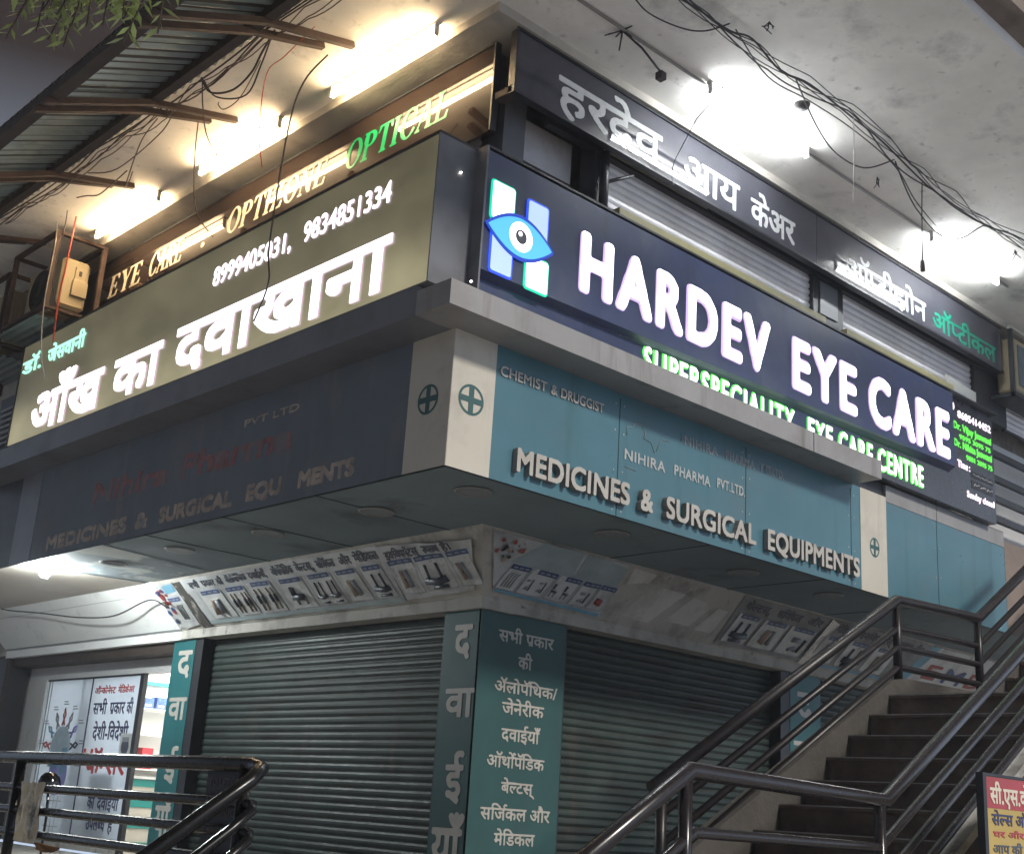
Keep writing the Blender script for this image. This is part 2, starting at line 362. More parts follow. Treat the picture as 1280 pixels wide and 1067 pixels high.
# ------------------------------------------------------------------ mesh helpers
class MB:
    """collects shapes (world coordinates) for ONE mesh object"""
    def __init__(self):
        self.v, self.f, self.mi, self.sm, self.mats = [], [], [], [], []

    def _m(self, m):
        if m not in self.mats:
            self.mats.append(m)
        return self.mats.index(m)

    def poly(self, pts, m, smooth=False):
        o = len(self.v)
        self.v += [tuple(map(float, p)) for p in pts]
        self.f.append(tuple(range(o, o + len(pts))))
        self.mi.append(self._m(m))
        self.sm.append(smooth)

    def mesh(self, vs, fs, m, smooth=False):
        o = len(self.v)
        self.v += [tuple(map(float, p)) for p in vs]
        for k, f in enumerate(fs):
            self.f.append(tuple(i + o for i in f))
            self.mi.append(self._m(m if isinstance(m, str) else m[k]))
            self.sm.append(smooth)

    def box(self, a, b, m, bev=0.0):
        x0, x1 = sorted((a[0], b[0]))
        y0, y1 = sorted((a[1], b[1]))
        z0, z1 = sorted((a[2], b[2]))
        if bev <= 0:
            vs = [(x, y, z) for x in (x0, x1) for y in (y0, y1) for z in (z0, z1)]
            fs = [(0, 1, 3, 2), (4, 6, 7, 5), (0, 4, 5, 1), (2, 3, 7, 6), (0, 2, 6, 4), (1, 5, 7, 3)]
            self.mesh(vs, fs, m)
            return
        e = min(bev, (x1 - x0) / 3, (y1 - y0) / 3, (z1 - z0) / 3)
        X, Y, Z = (x0, x1), (y0, y1), (z0, z1)
        idx, vs = {}, []
        for i in (0, 1):
            for j in (0, 1):
                for k in (0, 1):
                    sx, sy, sz = (e if i == 0 else -e), (e if j == 0 else -e), (e if k == 0 else -e)
                    for ax, p in enumerate([(X[i], Y[j] + sy, Z[k] + sz), (X[i] + sx, Y[j], Z[k] + sz), (X[i] + sx, Y[j] + sy, Z[k])]):
                        idx[(i, j, k, ax)] = len(vs)
                        vs.append(p)
        fs = []
        for i in (0, 1):
            q = [idx[(i, 0, 0, 0)], idx[(i, 0, 1, 0)], idx[(i, 1, 1, 0)], idx[(i, 1, 0, 0)]]
            fs.append(tuple(q if i == 0 else q[::-1]))
            q = [idx[(0, i, 0, 1)], idx[(1, i, 0, 1)], idx[(1, i, 1, 1)], idx[(0, i, 1, 1)]]
            fs.append(tuple(q if i == 0 else q[::-1]))
            q = [idx[(0, 0, i, 2)], idx[(0, 1, i, 2)], idx[(1, 1, i, 2)], idx[(1, 0, i, 2)]]
            fs.append(tuple(q if i == 0 else q[::-1]))
        for i in (0, 1):
            for j in (0, 1):
                fs.append((idx[(i, j, 0, 0)], idx[(i, j, 1, 0)], idx[(i, j, 1, 1)], idx[(i, j, 0, 1)]))
                fs.append((idx[(i, 0, j, 0)], idx[(i, 1, j, 0)], idx[(i, 1, j, 2)], idx[(i, 0, j, 2)]))
                fs.append((idx[(0, i, j, 1)], idx[(1, i, j, 1)], idx[(1, i, j, 2)], idx[(0, i, j, 2)]))
                for k in (0, 1):
                    fs.append((idx[(i, j, k, 0)], idx[(i, j, k, 1)], idx[(i, j, k, 2)]))
        self.mesh(vs, fs, m)

    def beam(self, p, q, w, h, m, up=(0, 0, 1)):
        """square bar from p to q"""
        p, q = Vector(p), Vector(q)
        d = (q - p).normalized()
        u = Vector(up)
        if abs(d.dot(u)) > 0.98:
            u = Vector((1, 0, 0))
        s = d.cross(u).normalized()
        t = s.cross(d).normalized()
        vs = []
        for c in (p, q):
            for a, b in ((-1, -1), (1, -1), (1, 1), (-1, 1)):
                vs.append(c + s * (a * w / 2) + t * (b * h / 2))
        self.mesh(vs, [(0, 3, 2, 1), (4, 5, 6, 7), (0, 1, 5, 4), (1, 2, 6, 5), (2, 3, 7, 6), (3, 0, 4, 7)], m)

    def tube(self, path, r, m, n=10, caps=True, taper=None):
        P = [Vector(p) for p in path]
        k = len(P)
        dirs = [(P[min(i + 1, k - 1)] - P[max(i - 1, 0)]).normalized() for i in range(k)]
        ref = Vector((0.13, 0.21, 1.0)).normalized()
        if abs(dirs[0].dot(ref)) > 0.95:
            ref = Vector((1, 0.1, 0))
        u = dirs[0].cross(ref).normalized()
        o = len(self.v)
        for i in range(k):
            d = dirs[i]
            u = (u - d * u.dot(d)).normalized()
            w = d.cross(u)
            rr = r if taper is None else r + (taper - r) * i / max(1, k - 1)
            mit = 1.0
            if 0 < i < k - 1:
                c = (P[i + 1] - P[i]).normalized().dot((P[i] - P[i - 1]).normalized())
                mit = 1 / max(0.5, math.sqrt(max(0.01, (1 + c) / 2)))
            for j in range(n):
                a = 2 * math.pi * j / n
                # stretch across the bend so that the mitred pipe keeps its width
                off = u * math.cos(a) * rr + w * math.sin(a) * rr
                if mit > 1.001:
                    bd = ((P[i + 1] - P[i]).normalized() - (P[i] - P[i - 1]).normalized())
                    if bd.length > 1e-6:
                        bd.normalize()
                        off = off + bd * off.dot(bd) * (mit - 1)
                self.v.append(tuple(P[i] + off))
        mi = self._m(m)
        for i in range(k - 1):
            for j in range(n):
                a, b = o + i * n + j, o + i * n + (j + 1) % n
                self.f.append((a, b, b + n, a + n))
                self.mi.append(mi)
                self.sm.append(True)
        if caps:
            self.f.append(tuple(o + j for j in range(n))[::-1])
            self.mi.append(mi); self.sm.append(False)
            self.f.append(tuple(o + (k - 1) * n + j for j in range(n)))
            self.mi.append(mi); self.sm.append(False)

    def lathe(self, prof, c, m, n=20, axis='Z'):
        """prof: list of (radius, height)"""
        o = len(self.v)
        for r, h in prof:
            for j in range(n):
                a = 2 * math.pi * j / n
                if axis == 'Z':
                    self.v.append((c[0] + r * math.cos(a), c[1] + r * math.sin(a), c[2] + h))
                elif axis == 'Y':
                    self.v.append((c[0] + r * math.cos(a), c[1] + h, c[2] + r * math.sin(a)))
                else:
                    self.v.append((c[0] + h, c[1] + r * math.cos(a), c[2] + r * math.sin(a)))
        mi = self._m(m)
        for i in range(len(prof) - 1):
            for j in range(n):
                a, b = o + i * n + j, o + i * n + (j + 1) % n
                self.f.append((a, b, b + n, a + n))
                self.mi.append(mi); self.sm.append(True)

    def build(self, name, parent=None, **props):
        me = bpy.data.meshes.new(name)
        off = Vector(parent.matrix_world.translation) if parent is not None else Vector((0, 0, 0))
        if parent is None and self.v:
            a = np.array(self.v)
            off = Vector((float((a[:, 0].min() + a[:, 0].max()) / 2), float((a[:, 1].min() + a[:, 1].max()) / 2), float(a[:, 2].min())))
        elif parent is not None:
            off = Vector(WLOC[parent.name])
        me.from_pydata([tuple(Vector(p) - off) for p in self.v], [], self.f)
        for mm in self.mats:
            me.materials.append(M[mm])
        me.polygons.foreach_set('material_index', self.mi)
        me.polygons.foreach_set('use_smooth', self.sm)
        me.update()
        o = bpy.data.objects.new(name, me)
        COL.objects.link(o)
        WLOC[o.name] = tuple(off)
        if parent is not None:
            o.parent = parent
        else:
            o.location = off
        for k, val in props.items():
            o[k] = val
        return o


WLOC = {}      # world position of every object's origin (nothing is rotated)


def thing(name, loc, label, category, group=None):
    o = bpy.data.objects.new(name, None)
    o.empty_display_size = 0.1
    o.location = loc
    COL.objects.link(o)
    WLOC[o.name] = tuple(loc)
    o['label'] = label
    o['category'] = category
    if group:
        o['group'] = group
    return o


def single(mb, name, label, category, group=None):
    o = mb.build(name)
    o['label'] = label
    o['category'] = category
    if group:
        o['group'] = group
    return o


def structure(mb, name):
    o = mb.build(name)
    o['kind'] = 'structure'
    return o


# plane frames: (u right, v up, d out of the surface) -> world
def onL(x):
    return lambda u, v, d: (x - d, -u, v)


def onR(y):
    return lambda u, v, d: (u, y - d, v)


S2 = math.sqrt(0.5)
SLX, SLZ = -0.05, 3.18


def onSL(u, v, d):       # sloping panel above the left shops
    return (SLX - (v + d) * S2, -u, SLZ + (v - d) * S2)


def onSR(u, v, d):       # sloping panel above the right shops
    return (u, SLX - (v + d) * S2, SLZ + (v - d) * S2)


def fbox(mb, fr, u0, u1, v0, v1, d0, d1, m):
    vs = [fr(u, v, d) for u in (u0, u1) for v in (v0, v1) for d in (d0, d1)]
    mb.mesh(vs, [(0, 1, 3, 2), (4, 6, 7, 5), (0, 4, 5, 1), (2, 3, 7, 6), (0, 2, 6, 4), (1, 5, 7, 3)], m)


def fpoly(mb, fr, pts, d0, d1, mf, ms=None):
    """outline in (u,v), counter-clockwise, extruded from d0 to d1"""
    n = len(pts)
    vs = [fr(u, v, d0) for u, v in pts] + [fr(u, v, d1) for u, v in pts]
    mb.mesh(vs, [tuple(range(n, 2 * n))], mf)
    fs = [(i, (i + 1) % n, (i + 1) % n + n, i + n) for i in range(n)]
    mb.mesh(vs, fs, ms or mf)


# ------------------------------------------------------------------ lettering
# glyph outlines come from Blender's built-in font; the words are laid out, rasterised, thickened and traced again,
# so that touching letters become one clean outline with rounded corners
GL = {}


def load_glyphs(chars):
    obs = []
    for ch in chars:
        pair = []
        for body in (ch, 'I' + ch + 'IIIIIIII', 'IIIIIIIII'):
            c = bpy.data.curves.new('g', 'FONT')
            c.body = body
            c.resolution_u = 5
            o = bpy.data.objects.new('g', c)
            COL.objects.link(o)
            pair.append(o)
        obs.append((ch, pair))
    dg = bpy.context.evaluated_depsgraph_get()
    for ch, pair in obs:
        got = []
        for k, o in enumerate(pair):
            ev = o.evaluated_get(dg)
            me = ev.to_mesh()
            vs = np.array([tuple(v.co)[:2] for v in me.vertices]) if len(me.vertices) else np.zeros((0, 2))
            if k == 0:
                me.calc_loop_triangles()
                tr = vs[np.array([t.vertices[:] for t in me.loop_triangles])] if len(vs) else np.zeros((0, 3, 2))
                got.append(tr)
            else:
                got.append(vs[:, 0].max())
            ev.to_mesh_clear()
        GL[ch] = (got[0], got[1] - got[2])
    for ch, pair in obs:
        for o in pair:
            c = o.data
            bpy.data.objects.remove(o)
            bpy.data.curves.remove(c)


HALF = 0.19
CAP = {'dev': 0.622, 'lat': 0.69}


def layout(s, track=0.0):
    """'[x]' = half form of x, '<' = ra below the previous letter, '>' = reph above it; returns triangles and strokes"""
    pen = 0.0
    tris, caps = [], []
    i = 0
    last = (0, 0)
    while i < len(s):
        ch = s[i]
        if ch == '[':
            g, adv = GL[s[i + 1]]
            cut = adv - HALF
            gg = g[g[:, :, 0].min(axis=1) < cut].copy()
            gg[:, :, 0] = np.minimum(gg[:, :, 0], cut)
            tris.append(gg + np.array([pen, 0]))
            caps.append(((pen, 0.59), (pen + cut, 0.59), 0.032))
            pen += cut + 0.01
            i += 3
            continue
        if ch == '<':
            x1 = last[1] - 0.12
            caps.append(((x1, 0.20), (x1 - 0.20, 0.03), 0.036))
            i += 1
            continue
        if ch == '>':
            x1 = last[1] - 0.08
            pts = [(x1 + 0.02, 0.62), (x1 - 0.03, 0.76), (x1 + 0.04, 0.84), (x1 + 0.14, 0.80)]
            caps += [(pts[k], pts[k + 1], 0.034) for k in range(3)]
            i += 1
            continue
        g, adv = GL[ch]
        if len(g):
            tris.append(g + np.array([pen, 0]))
        if adv > 0.05:
            last = (pen, pen + adv)
        pen += adv + (track if adv > 0.05 else 0)
        i += 1
    return (np.concatenate(tris) if tris else np.zeros((0, 3, 2))), caps


def fill_tri(img, T, cell, ox, oy):
    H, W = img.shape
    for t in T:
        x = (t[:, 0] - ox) / cell
        y = (t[:, 1] - oy) / cell
        x0, x1 = max(0, int(x.min())), min(W, int(x.max()) + 2)
        y0, y1 = max(0, int(y.min())), min(H, int(y.max()) + 2)
        if x1 <= x0 or y1 <= y0:
            continue
        X, Y = np.meshgrid(np.arange(x0, x1) + .5, np.arange(y0, y1) + .5)
        e = []
        for k in range(3):
            j = (k + 1) % 3
            e.append((x[j] - x[k]) * (Y - y[k]) - (y[j] - y[k]) * (X - x[k]))
        ins = ((e[0] >= -1e-6) & (e[1] >= -1e-6) & (e[2] >= -1e-6)) | ((e[0] <= 1e-6) & (e[1] <= 1e-6) & (e[2] <= 1e-6))
        img[y0:y1, x0:x1] |= ins


def fill_capsule(img, a, b, r, cell, ox, oy, sx, sy):
    H, W = img.shape
    X, Y = np.meshgrid((np.arange(W) + .5) * cell + ox, (np.arange(H) + .5) * cell + oy)
    ax, ay, bx, by = a[0] * sx, a[1] * sy, b[0] * sx, b[1] * sy
    dx, dy = bx - ax, by - ay
    t = np.clip(((X - ax) * dx + (Y - ay) * dy) / max(1e-9, dx * dx + dy * dy), 0, 1)
    img |= np.hypot(X - ax - t * dx, Y - ay - t * dy) < r * (sx + sy) / 2


def fill_poly(img, pts, cell, ox, oy, erase=False):
    H, W = img.shape
    X, Y = np.meshgrid((np.arange(W) + .5) * cell + ox, (np.arange(H) + .5) * cell + oy)
    ins = np.zeros_like(img)
    n = len(pts)
    for k in range(n):
        x0, y0 = pts[k]
        x1, y1 = pts[(k + 1) % n]
        if y0 == y1:
            continue
        c = ((y0 > Y) != (y1 > Y)) & (X < (x1 - x0) * (Y - y0) / (y1 - y0) + x0)
        ins ^= c
    if erase:
        img &= ~ins
    else:
        img |= ins


def trace(img, grow, cell, ox, oy, sq=False):
    """contours of the region within 'grow' cells of the set pixels"""
    H, W = img.shape
    R = int(grow) + 3
    D = np.full((H, W), float(R + 1))
    for dy in range(-R, R + 1):
        for dx in range(-R, R + 1):
            dd = max(abs(dx), abs(dy)) if sq else math.hypot(dx, dy)
            if dd > R + 0.5 or dd == 0:
                continue
            ys, ye = max(0, dy), min(H, H + dy)
            xs, xe = max(0, dx), min(W, W + dx)
            src = img[ys - dy:ye - dy, xs - dx:xe - dx]
            blk = D[ys:ye, xs:xe]
            np.minimum(blk, np.where(src, dd, R + 1.0), out=blk)
    D = np.where(img, -0.5, D)
    Dp = np.pad(D, 1, mode='edge')
    D = (Dp[:-2, 1:-1] + Dp[2:, 1:-1] + Dp[1:-1, :-2] + Dp[1:-1, 2:] + 2 * D) / 6.0
    D[0, :] = D[-1, :] = R + 1
    D[:, 0] = D[:, -1] = R + 1
    F = D - grow
    ins = F < 0
    segs = {}
    code = ins[:-1, :-1] * 1 + ins[:-1, 1:] * 2 + ins[1:, 1:] * 4 + ins[1:, :-1] * 8
    ys, xs = np.nonzero((code > 0) & (code < 15))

    def pt(e, y, x):
        if e == 0:
            a, b = F[y, x], F[y, x + 1]
            return ('h', y, x), (x + a / (a - b), y)
        if e == 1:
            a, b = F[y, x + 1], F[y + 1, x + 1]
            return ('v', y, x + 1), (x + 1, y + a / (a - b))
        if e == 2:
            a, b = F[y + 1, x], F[y + 1, x + 1]
            return ('h', y + 1, x), (x + a / (a - b), y + 1)
        a, b = F[y, x], F[y + 1, x]
        return ('v', y, x), (x, y + a / (a - b))
    tab = {1: [(3, 0)], 2: [(0, 1)], 3: [(3, 1)], 4: [(1, 2)], 5: [(3, 0), (1, 2)], 6: [(0, 2)], 7: [(3, 2)], 8: [(2, 3)],
           9: [(2, 0)], 10: [(0, 1), (2, 3)], 11: [(2, 1)], 12: [(1, 3)], 13: [(1, 0)], 14: [(0, 3)]}
    pos = {}
    for y, x in zip(ys.tolist(), xs.tolist()):
        for a, b in tab[int(code[y, x])]:
            ka, pa = pt(a, y, x)
            kb, pb = pt(b, y, x)
            pos[ka], pos[kb] = pa, pb
            segs[ka] = kb
    loops = []
    while segs:
        k0 = next(iter(segs))
        k = k0
        lp = []
        while k in segs:
            lp.append(pos[k])
            k = segs.pop(k)
        if len(lp) >= 6:
            loops.append(lp)
    out = []
    for lp in loops:
        P = np.array(lp)

        def rdp(a, b):
            if b <= a + 1:
                return []
            d = P[b] - P[a]
            L = np.hypot(*d)
            q = P[a + 1:b] - P[a]
            dist = np.abs(q[:, 0] * d[1] - q[:, 1] * d[0]) / L if L > 1e-9 else np.hypot(q[:, 0], q[:, 1])
            k = int(dist.argmax())
            if dist[k] < 0.16:
                return []
            k += a + 1
            return rdp(a, k) + [k] + rdp(k, b)
        h = len(P) // 2
        keep = [0] + rdp(0, h) + [h] + rdp(h, len(P) - 1)
        Q = P[keep]
        if len(Q) >= 3:
            out.append([((x + .5) * cell + ox, (y + .5) * cell + oy) for x, y in Q])
    return out


def loops_to_mesh(mb, loops, fr, d0, d1, mf, ms):
    cu = bpy.data.curves.new('outline', 'CURVE')
    cu.dimensions = '2D'
    cu.fill_mode = 'BOTH'
    cu.extrude = 0.0
    for lp in loops:
        sp = cu.splines.new('POLY')
        sp.points.add(len(lp) - 1)
        for p, (x, y) in zip(sp.points, lp):
            p.co = (x, y, 0, 1)
        sp.use_cyclic_u = True
    o = bpy.data.objects.new('outline', cu)
    COL.objects.link(o)
    dg = bpy.context.evaluated_depsgraph_get()
    ev = o.evaluated_get(dg)
    me = ev.to_mesh()
    vs = [tuple(v.co)[:2] for v in me.vertices]
    fs = []
    for p in me.polygons:
        ids = list(p.vertices)
        a = sum(vs[ids[k]][0] * vs[ids[(k + 1) % len(ids)]][1] - vs[ids[(k + 1) % len(ids)]][0] * vs[ids[k]][1] for k in range(len(ids)))
        fs.append(tuple(ids if a > 0 else ids[::-1]))
    ev.to_mesh_clear()
    bpy.data.objects.remove(o)
    bpy.data.curves.remove(cu)
    mb.mesh([fr(x, y, d1) for x, y in vs], fs, mf)
    for lp in loops:
        n = len(lp)
        v = [fr(x, y, d0) for x, y in lp] + [fr(x, y, d1) for x, y in lp]
        mb.mesh(v, [((i + 1) % n, i, i + n, (i + 1) % n + n)[::-1] for i in range(n)], ms)


def write(mb, s, fr, u0, u1, v0, v1, mf, ms=None, d0=0.0, d1=0.006, bold=0.03, n=34, script='dev', shear=0.0, track=0.0, sq=False):
    """put the words s between u0 and u1, base line v0, top of capitals / head line v1"""
    T, caps = layout(s, track)
    allx = np.concatenate([T[:, :, 0].ravel(), [c[k][0] for c in caps for k in (0, 1)]]) if caps else T[:, :, 0].ravel()
    h = v1 - v0
    cell = h / n
    grow = max(1.3, bold * n)
    sy = (h - 2 * grow * cell * 0.8) / CAP[script]
    x0, x1 = allx.min(), allx.max()
    sx = (u1 - u0 - 2 * grow * cell) / (x1 - x0)
    T = T.copy()
    T[:, :, 0] = (T[:, :, 0] - x0) * sx
    T[:, :, 1] *= sy
    caps = [((a[0] - x0, a[1]), (b[0] - x0, b[1]), r) for a, b, r in caps]
    pad = (grow + 5) * cell
    ox, oy = -pad, min(T[:, :, 1].min(), 0) - pad
    ymax = max(T[:, :, 1].max(), 0.9 * sy if caps else 0)
    W = int(((x1 - x0) * sx + 2 * pad) / cell) + 2
    H = int((ymax - oy + pad) / cell) + 2
    img = np.zeros((H, W), bool)
    fill_tri(img, T, cell, ox, oy)
    for a, b, r in caps:
        fill_capsule(img, a, b, r, cell, ox, oy, sx, sy)
    loops = trace(img, grow, cell, ox, oy, sq)
    bu, bv = u0 + grow * cell, v0 + grow * cell * 0.8
    loops = [[(x + bu + shear * y, y + bv) for x, y in lp] for lp in loops]
    loops_to_mesh(mb, loops, fr, d0, d1, mf, ms or mf)


# serif capitals drawn from thick and thin strokes (unit cap height)
def serif_shapes(ch):
    K, t, sw = 0.17, 0.045, 0.085     # thick, thin, serif half-length

    def bar(x0, x1, y0, y1):
        return [(x0, y0), (x1, y0), (x1, y1), (x0, y1)]

    def stem(x):
        return [bar(x, x + K, 0, 1), bar(x - sw, x + K + sw, 0, t), bar(x - sw, x + K + sw, 1 - t, 1)]

    def ell(cx, cy, rx, ry, n=40, a0=0, a1=2 * math.pi):
        return [(cx + rx * math.cos(a0 + (a1 - a0) * k / n), cy + ry * math.sin(a0 + (a1 - a0) * k / n)) for k in range(n)]

    def slab(xa, ya, xb, yb, w):
        return [(xa, ya), (xa + w, ya), (xb + w, yb), (xb, yb)]
    A, E = [], []
    if ch == 'E':
        A = stem(0.1) + [bar(0.1, 0.66, 0, t), bar(0.1, 0.62, 1 - t, 1), bar(0.2, 0.50, 0.48, 0.48 + t), [(0.66, 0), (0.69, 0.24), (0.64, 0.24), (0.56, 0.03)],
                         [(0.62, 1), (0.64, 0.78), (0.59, 0.78), (0.52, 0.97)], bar(0.47, 0.51, 0.38, 0.62)]
        w = 0.76
    elif ch == 'L':
        A = stem(0.1) + [bar(0.1, 0.66, 0, t), [(0.66, 0), (0.69, 0.26), (0.64, 0.26), (0.56, 0.03)]]
        w = 0.74
    elif ch == 'I':
        A = stem(0.1)
        w = 0.40
    elif ch == 'T':
        A = [bar(0.30, 0.30 + K, 0, 1), bar(0.30 - sw, 0.30 + K + sw, 0, t), bar(0.03, 0.74, 1 - t, 1), [(0.03, 1), (0.0, 0.76), (0.05, 0.76), (0.14, 0.97)],
             [(0.74, 1), (0.77, 0.76), (0.72, 0.76), (0.63, 0.97)]]
        w = 0.78
    elif ch == 'P' or ch == 'R':
        A = stem(0.1) + [ell(0.36, 0.735, 0.34, 0.265)]
        E = [ell(0.34, 0.735, 0.185, 0.215), ]
        A2 = [bar(0.1, 0.27, 0, 1), bar(0.1, 0.40, 0.95, 1.0), bar(0.1, 0.40, 0.47, 0.47 + t), bar(0.02, 0.36, 0, t)]
        if ch == 'R':
            A2 += [slab(0.56, 0.0, 0.30, 0.5, K * 1.05), bar(0.52, 0.84, 0, t)]
        return A, E, A2, 0.76 if ch == 'P' else 0.84
    elif ch == 'O':
        A = [ell(0.44, 0.5, 0.43, 0.52)]
        E = [ell(0.44, 0.5, 0.255, 0.475)]
        w = 0.90
    elif ch == 'C':
        A = [ell(0.44, 0.5, 0.43, 0.52)]
        E = [ell(0.46, 0.5, 0.27, 0.475), bar(0.70, 1.0, 0.26, 0.70)]
        A2 = [bar(0.70, 0.745, 0.64, 0.97), bar(0.72, 0.76, 0.10, 0.30)]
        return A, E, A2, 0.82
    elif ch == 'Y':
        A = [bar(0.34, 0.34 + K, 0, 0.46), bar(0.26, 0.59, 0, t), slab(0.36, 0.42, 0.06, 1.0, K * 1.05), slab(0.44, 0.42, 0.70, 1.0, 0.055),
             bar(0.0, 0.33, 1 - t, 1), bar(0.60, 0.86, 1 - t, 1)]
        w = 0.82
    elif ch == 'A':
        A = [slab(0.07, 0.0, 0.40, 1.0, 0.05), slab(0.60, 0.0, 0.36, 1.0, K * 1.05), bar(0.18, 0.62, 0.30, 0.30 + t), bar(0.0, 0.24, 0, t), bar(0.52, 0.88, 0, t)]
        w = 0.88
    elif ch == 'Z':
        A = [slab(0.03, 0.0, 0.50, 1.0, K * 1.15), bar(0.03, 0.70, 0, t), bar(0.06, 0.69, 1 - t, 1), [(0.70, 0), (0.73, 0.24), (0.68, 0.24), (0.60, 0.03)],
             [(0.06, 1), (0.05, 0.78), (0.10, 0.78), (0.17, 0.97)]]
        w = 0.78
    elif ch == 'N':
        A = [bar(0.12, 0.165, 0, 1), bar(0.72, 0.765, 0, 1), slab(0.62, 0.0, 0.08, 1.0, K * 1.1), bar(0.03, 0.27, 0, t), bar(0.62, 0.88, 1 - t, 1), bar(0.0, 0.2, 1 - t, 1)]
        w = 0.90
    elif ch == '.':
        A = [ell(0.1, 0.12, 0.10, 0.10)]
        w = 0.22
    else:
        w = 0.34
    return A, E, [], w


def write_serif(mb, s, fr, u0, u1, v0, v1, mf, d0, d1, shear=0.18, n=40):
    h = v1 - v0
    tot = sum(serif_shapes(c)[3] + 0.05 for c in s)
    sx = (u1 - u0) / tot
    cell = h / n
    pad = 6 * cell
    W, H = int((u1 - u0 + 2 * pad) / cell) + 2, int((h * 1.1 + 2 * pad) / cell) + 2
    img = np.zeros((H, W), bool)
    pen = 0.0
    for c in s:
        A, E, A2, w = serif_shapes(c)
        for lst, er in ((A, False), (E, True), (A2, False)):
            for p in lst:
                X0, X1 = (pen + min(q[0] for q in p)) * sx, (pen + max(q[0] for q in p)) * sx
                i0, i1 = max(0, int((X0 + pad) / cell) - 2), min(W, int((X1 + pad) / cell) + 3)
                sub = img[:, i0:i1]
                fill_poly(sub, [((pen + x) * sx, y * h) for x, y in p], cell, i0 * cell - pad, -pad, er)
        pen += w + 0.05
    loops = trace(img, 1.0, cell, -pad, -pad)
    loops = [[(x + u0 + shear * y, y + v0) for x, y in lp] for lp in loops]
    loops_to_mesh(mb, loops, fr, d0, d1, mf, mf)


def word_parts(T, items, fr, mf, ms=None, name='word', halo=None, **kw):
    """every word of a line is a part of its own: (text, u0, u1, v0, v1)"""
    for it in items:
        mb = MB()
        write(mb, it[0], fr, it[1], it[2], it[3], it[4], mf, ms, **kw)
        if halo:        # added plate standing in for the coloured glow round the letters
            h = halo[1]
            k2 = dict(kw, d0=0.0005, d1=kw['d0'] - 0.0005, bold=kw['bold'] + h / (it[4] - it[3]))
            write(mb, it[0], fr, it[1] - h, it[2] + h, it[3] - h * 0.8, it[4] + h * 0.8, halo[0], halo[0], **k2)
        mb.build(name, T)

load_glyphs(sorted(set("हरदेव आय केअरऑप्टीझोन ऑप्टीकलआँख का दवाखानाडॉ. जेसवानीसभी प्रकार की ॲलोपॅथिक/जेनेरीक दवाईयाँ ऑर्थोपॅडिक बेल्टस् सर्जिकल और मेडिकल"
                       "इक्विपमेंटस् उपलब्ध है।सी.एस.के.सेल्स ऑफिसदेशी-विदेशी कॅन्सर की दवाइयाँ ऑन्कोनेस्ट मेडिकेअरघरसंपर्क,।"
                       "ABCDEFGHIJKLMNOPQRSTUVWXYZabcdefghijklmnopqrstuvwxyz0123456789&.,:/+- ")))

# ================================================================== GROUND
g = MB()
g.poly([(-21, -21, 0), (21, -21, 0), (21, 21, 0), (-21, 21, 0)], 'asphalt')
structure(g, 'ground')
g = MB()   # raised shop-front pavement, 0.95 m above the street
g.box((-3.75, -2.75, -0.2), (0.0, 14, 0.95), 'paving')
g.box((0.0, -2.05, -0.2), (14, 0.6, 0.946), 'paving')
g.box((-1.95, -3.62, -0.2), (-0.33, -2.06, 0.942), 'paving')
for k in range(6):
    g.box((-3.76 - 0.28 * (k + 1), -2.75, -0.1), (-3.76 - 0.28 * k, -1.0, 0.95 - 0.16 * (k + 1)), 'paving')
structure(g, 'pavement')

# ================================================================== BUILDING
B = thing('shop_building', (0, 0, 0.95), 'two storey corner shop building with deep overhanging concrete slab and closed rolling shutters', 'building')

# --- ceiling slab overhanging the upper floor
m = MB()
m.box((-2.64, -3.90, 6.77), (14, 14, 6.99), 'plaster')
m.build('ceiling_slab', B)
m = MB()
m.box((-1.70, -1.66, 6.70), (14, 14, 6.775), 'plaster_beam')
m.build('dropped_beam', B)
m = MB()
m.box((-2.64, -4.08, 6.86), (14, -3.90, 7.8), 'brownwall')
m.box((-2.64, -4.13, 7.02), (14, -4.08, 7.08), 'whitepaint')
m.build('upper_parapet', B)

# --- upper storey walls and shutters
m = MB()
m.box((-1.25, -1.12, 4.55), (14, 0.0, 6.705), 'wall')
m.box((-1.25, -1.12, 4.55), (0, 14, 6.705), 'wall')
m.build('upper_wall', B)


def rolling_shutter(fr, u0, u1, v0, v1, mat, pitch=0.064, name='rolling_shutter'):
    mb = MB()
    v = v0
    prof = []
    while v < v1 - 1e-6:
        for f, d in ((0.0, 0.0), (0.12, 0.007), (0.34, 0.014), (0.62, 0.014), (0.86, 0.007), (0.93, 0.0)):
            if v + f * pitch <= v1:
                prof.append((v + f * pitch, d))
        v += pitch
    k = len(prof)
    vs = [fr(u0, p, d) for p, d in prof] + [fr(u1, p, d) for p, d in prof]
    mb.mesh(vs, [(i, i + k, i + k + 1, i + 1) for i in range(k - 1)], mat, smooth=False)
    fbox(mb, fr, u0, u1, v0 - 0.02, v0 + 0.0, -0.01, 0.03, 'dark')
    o = mb.build(name, B)
    return o


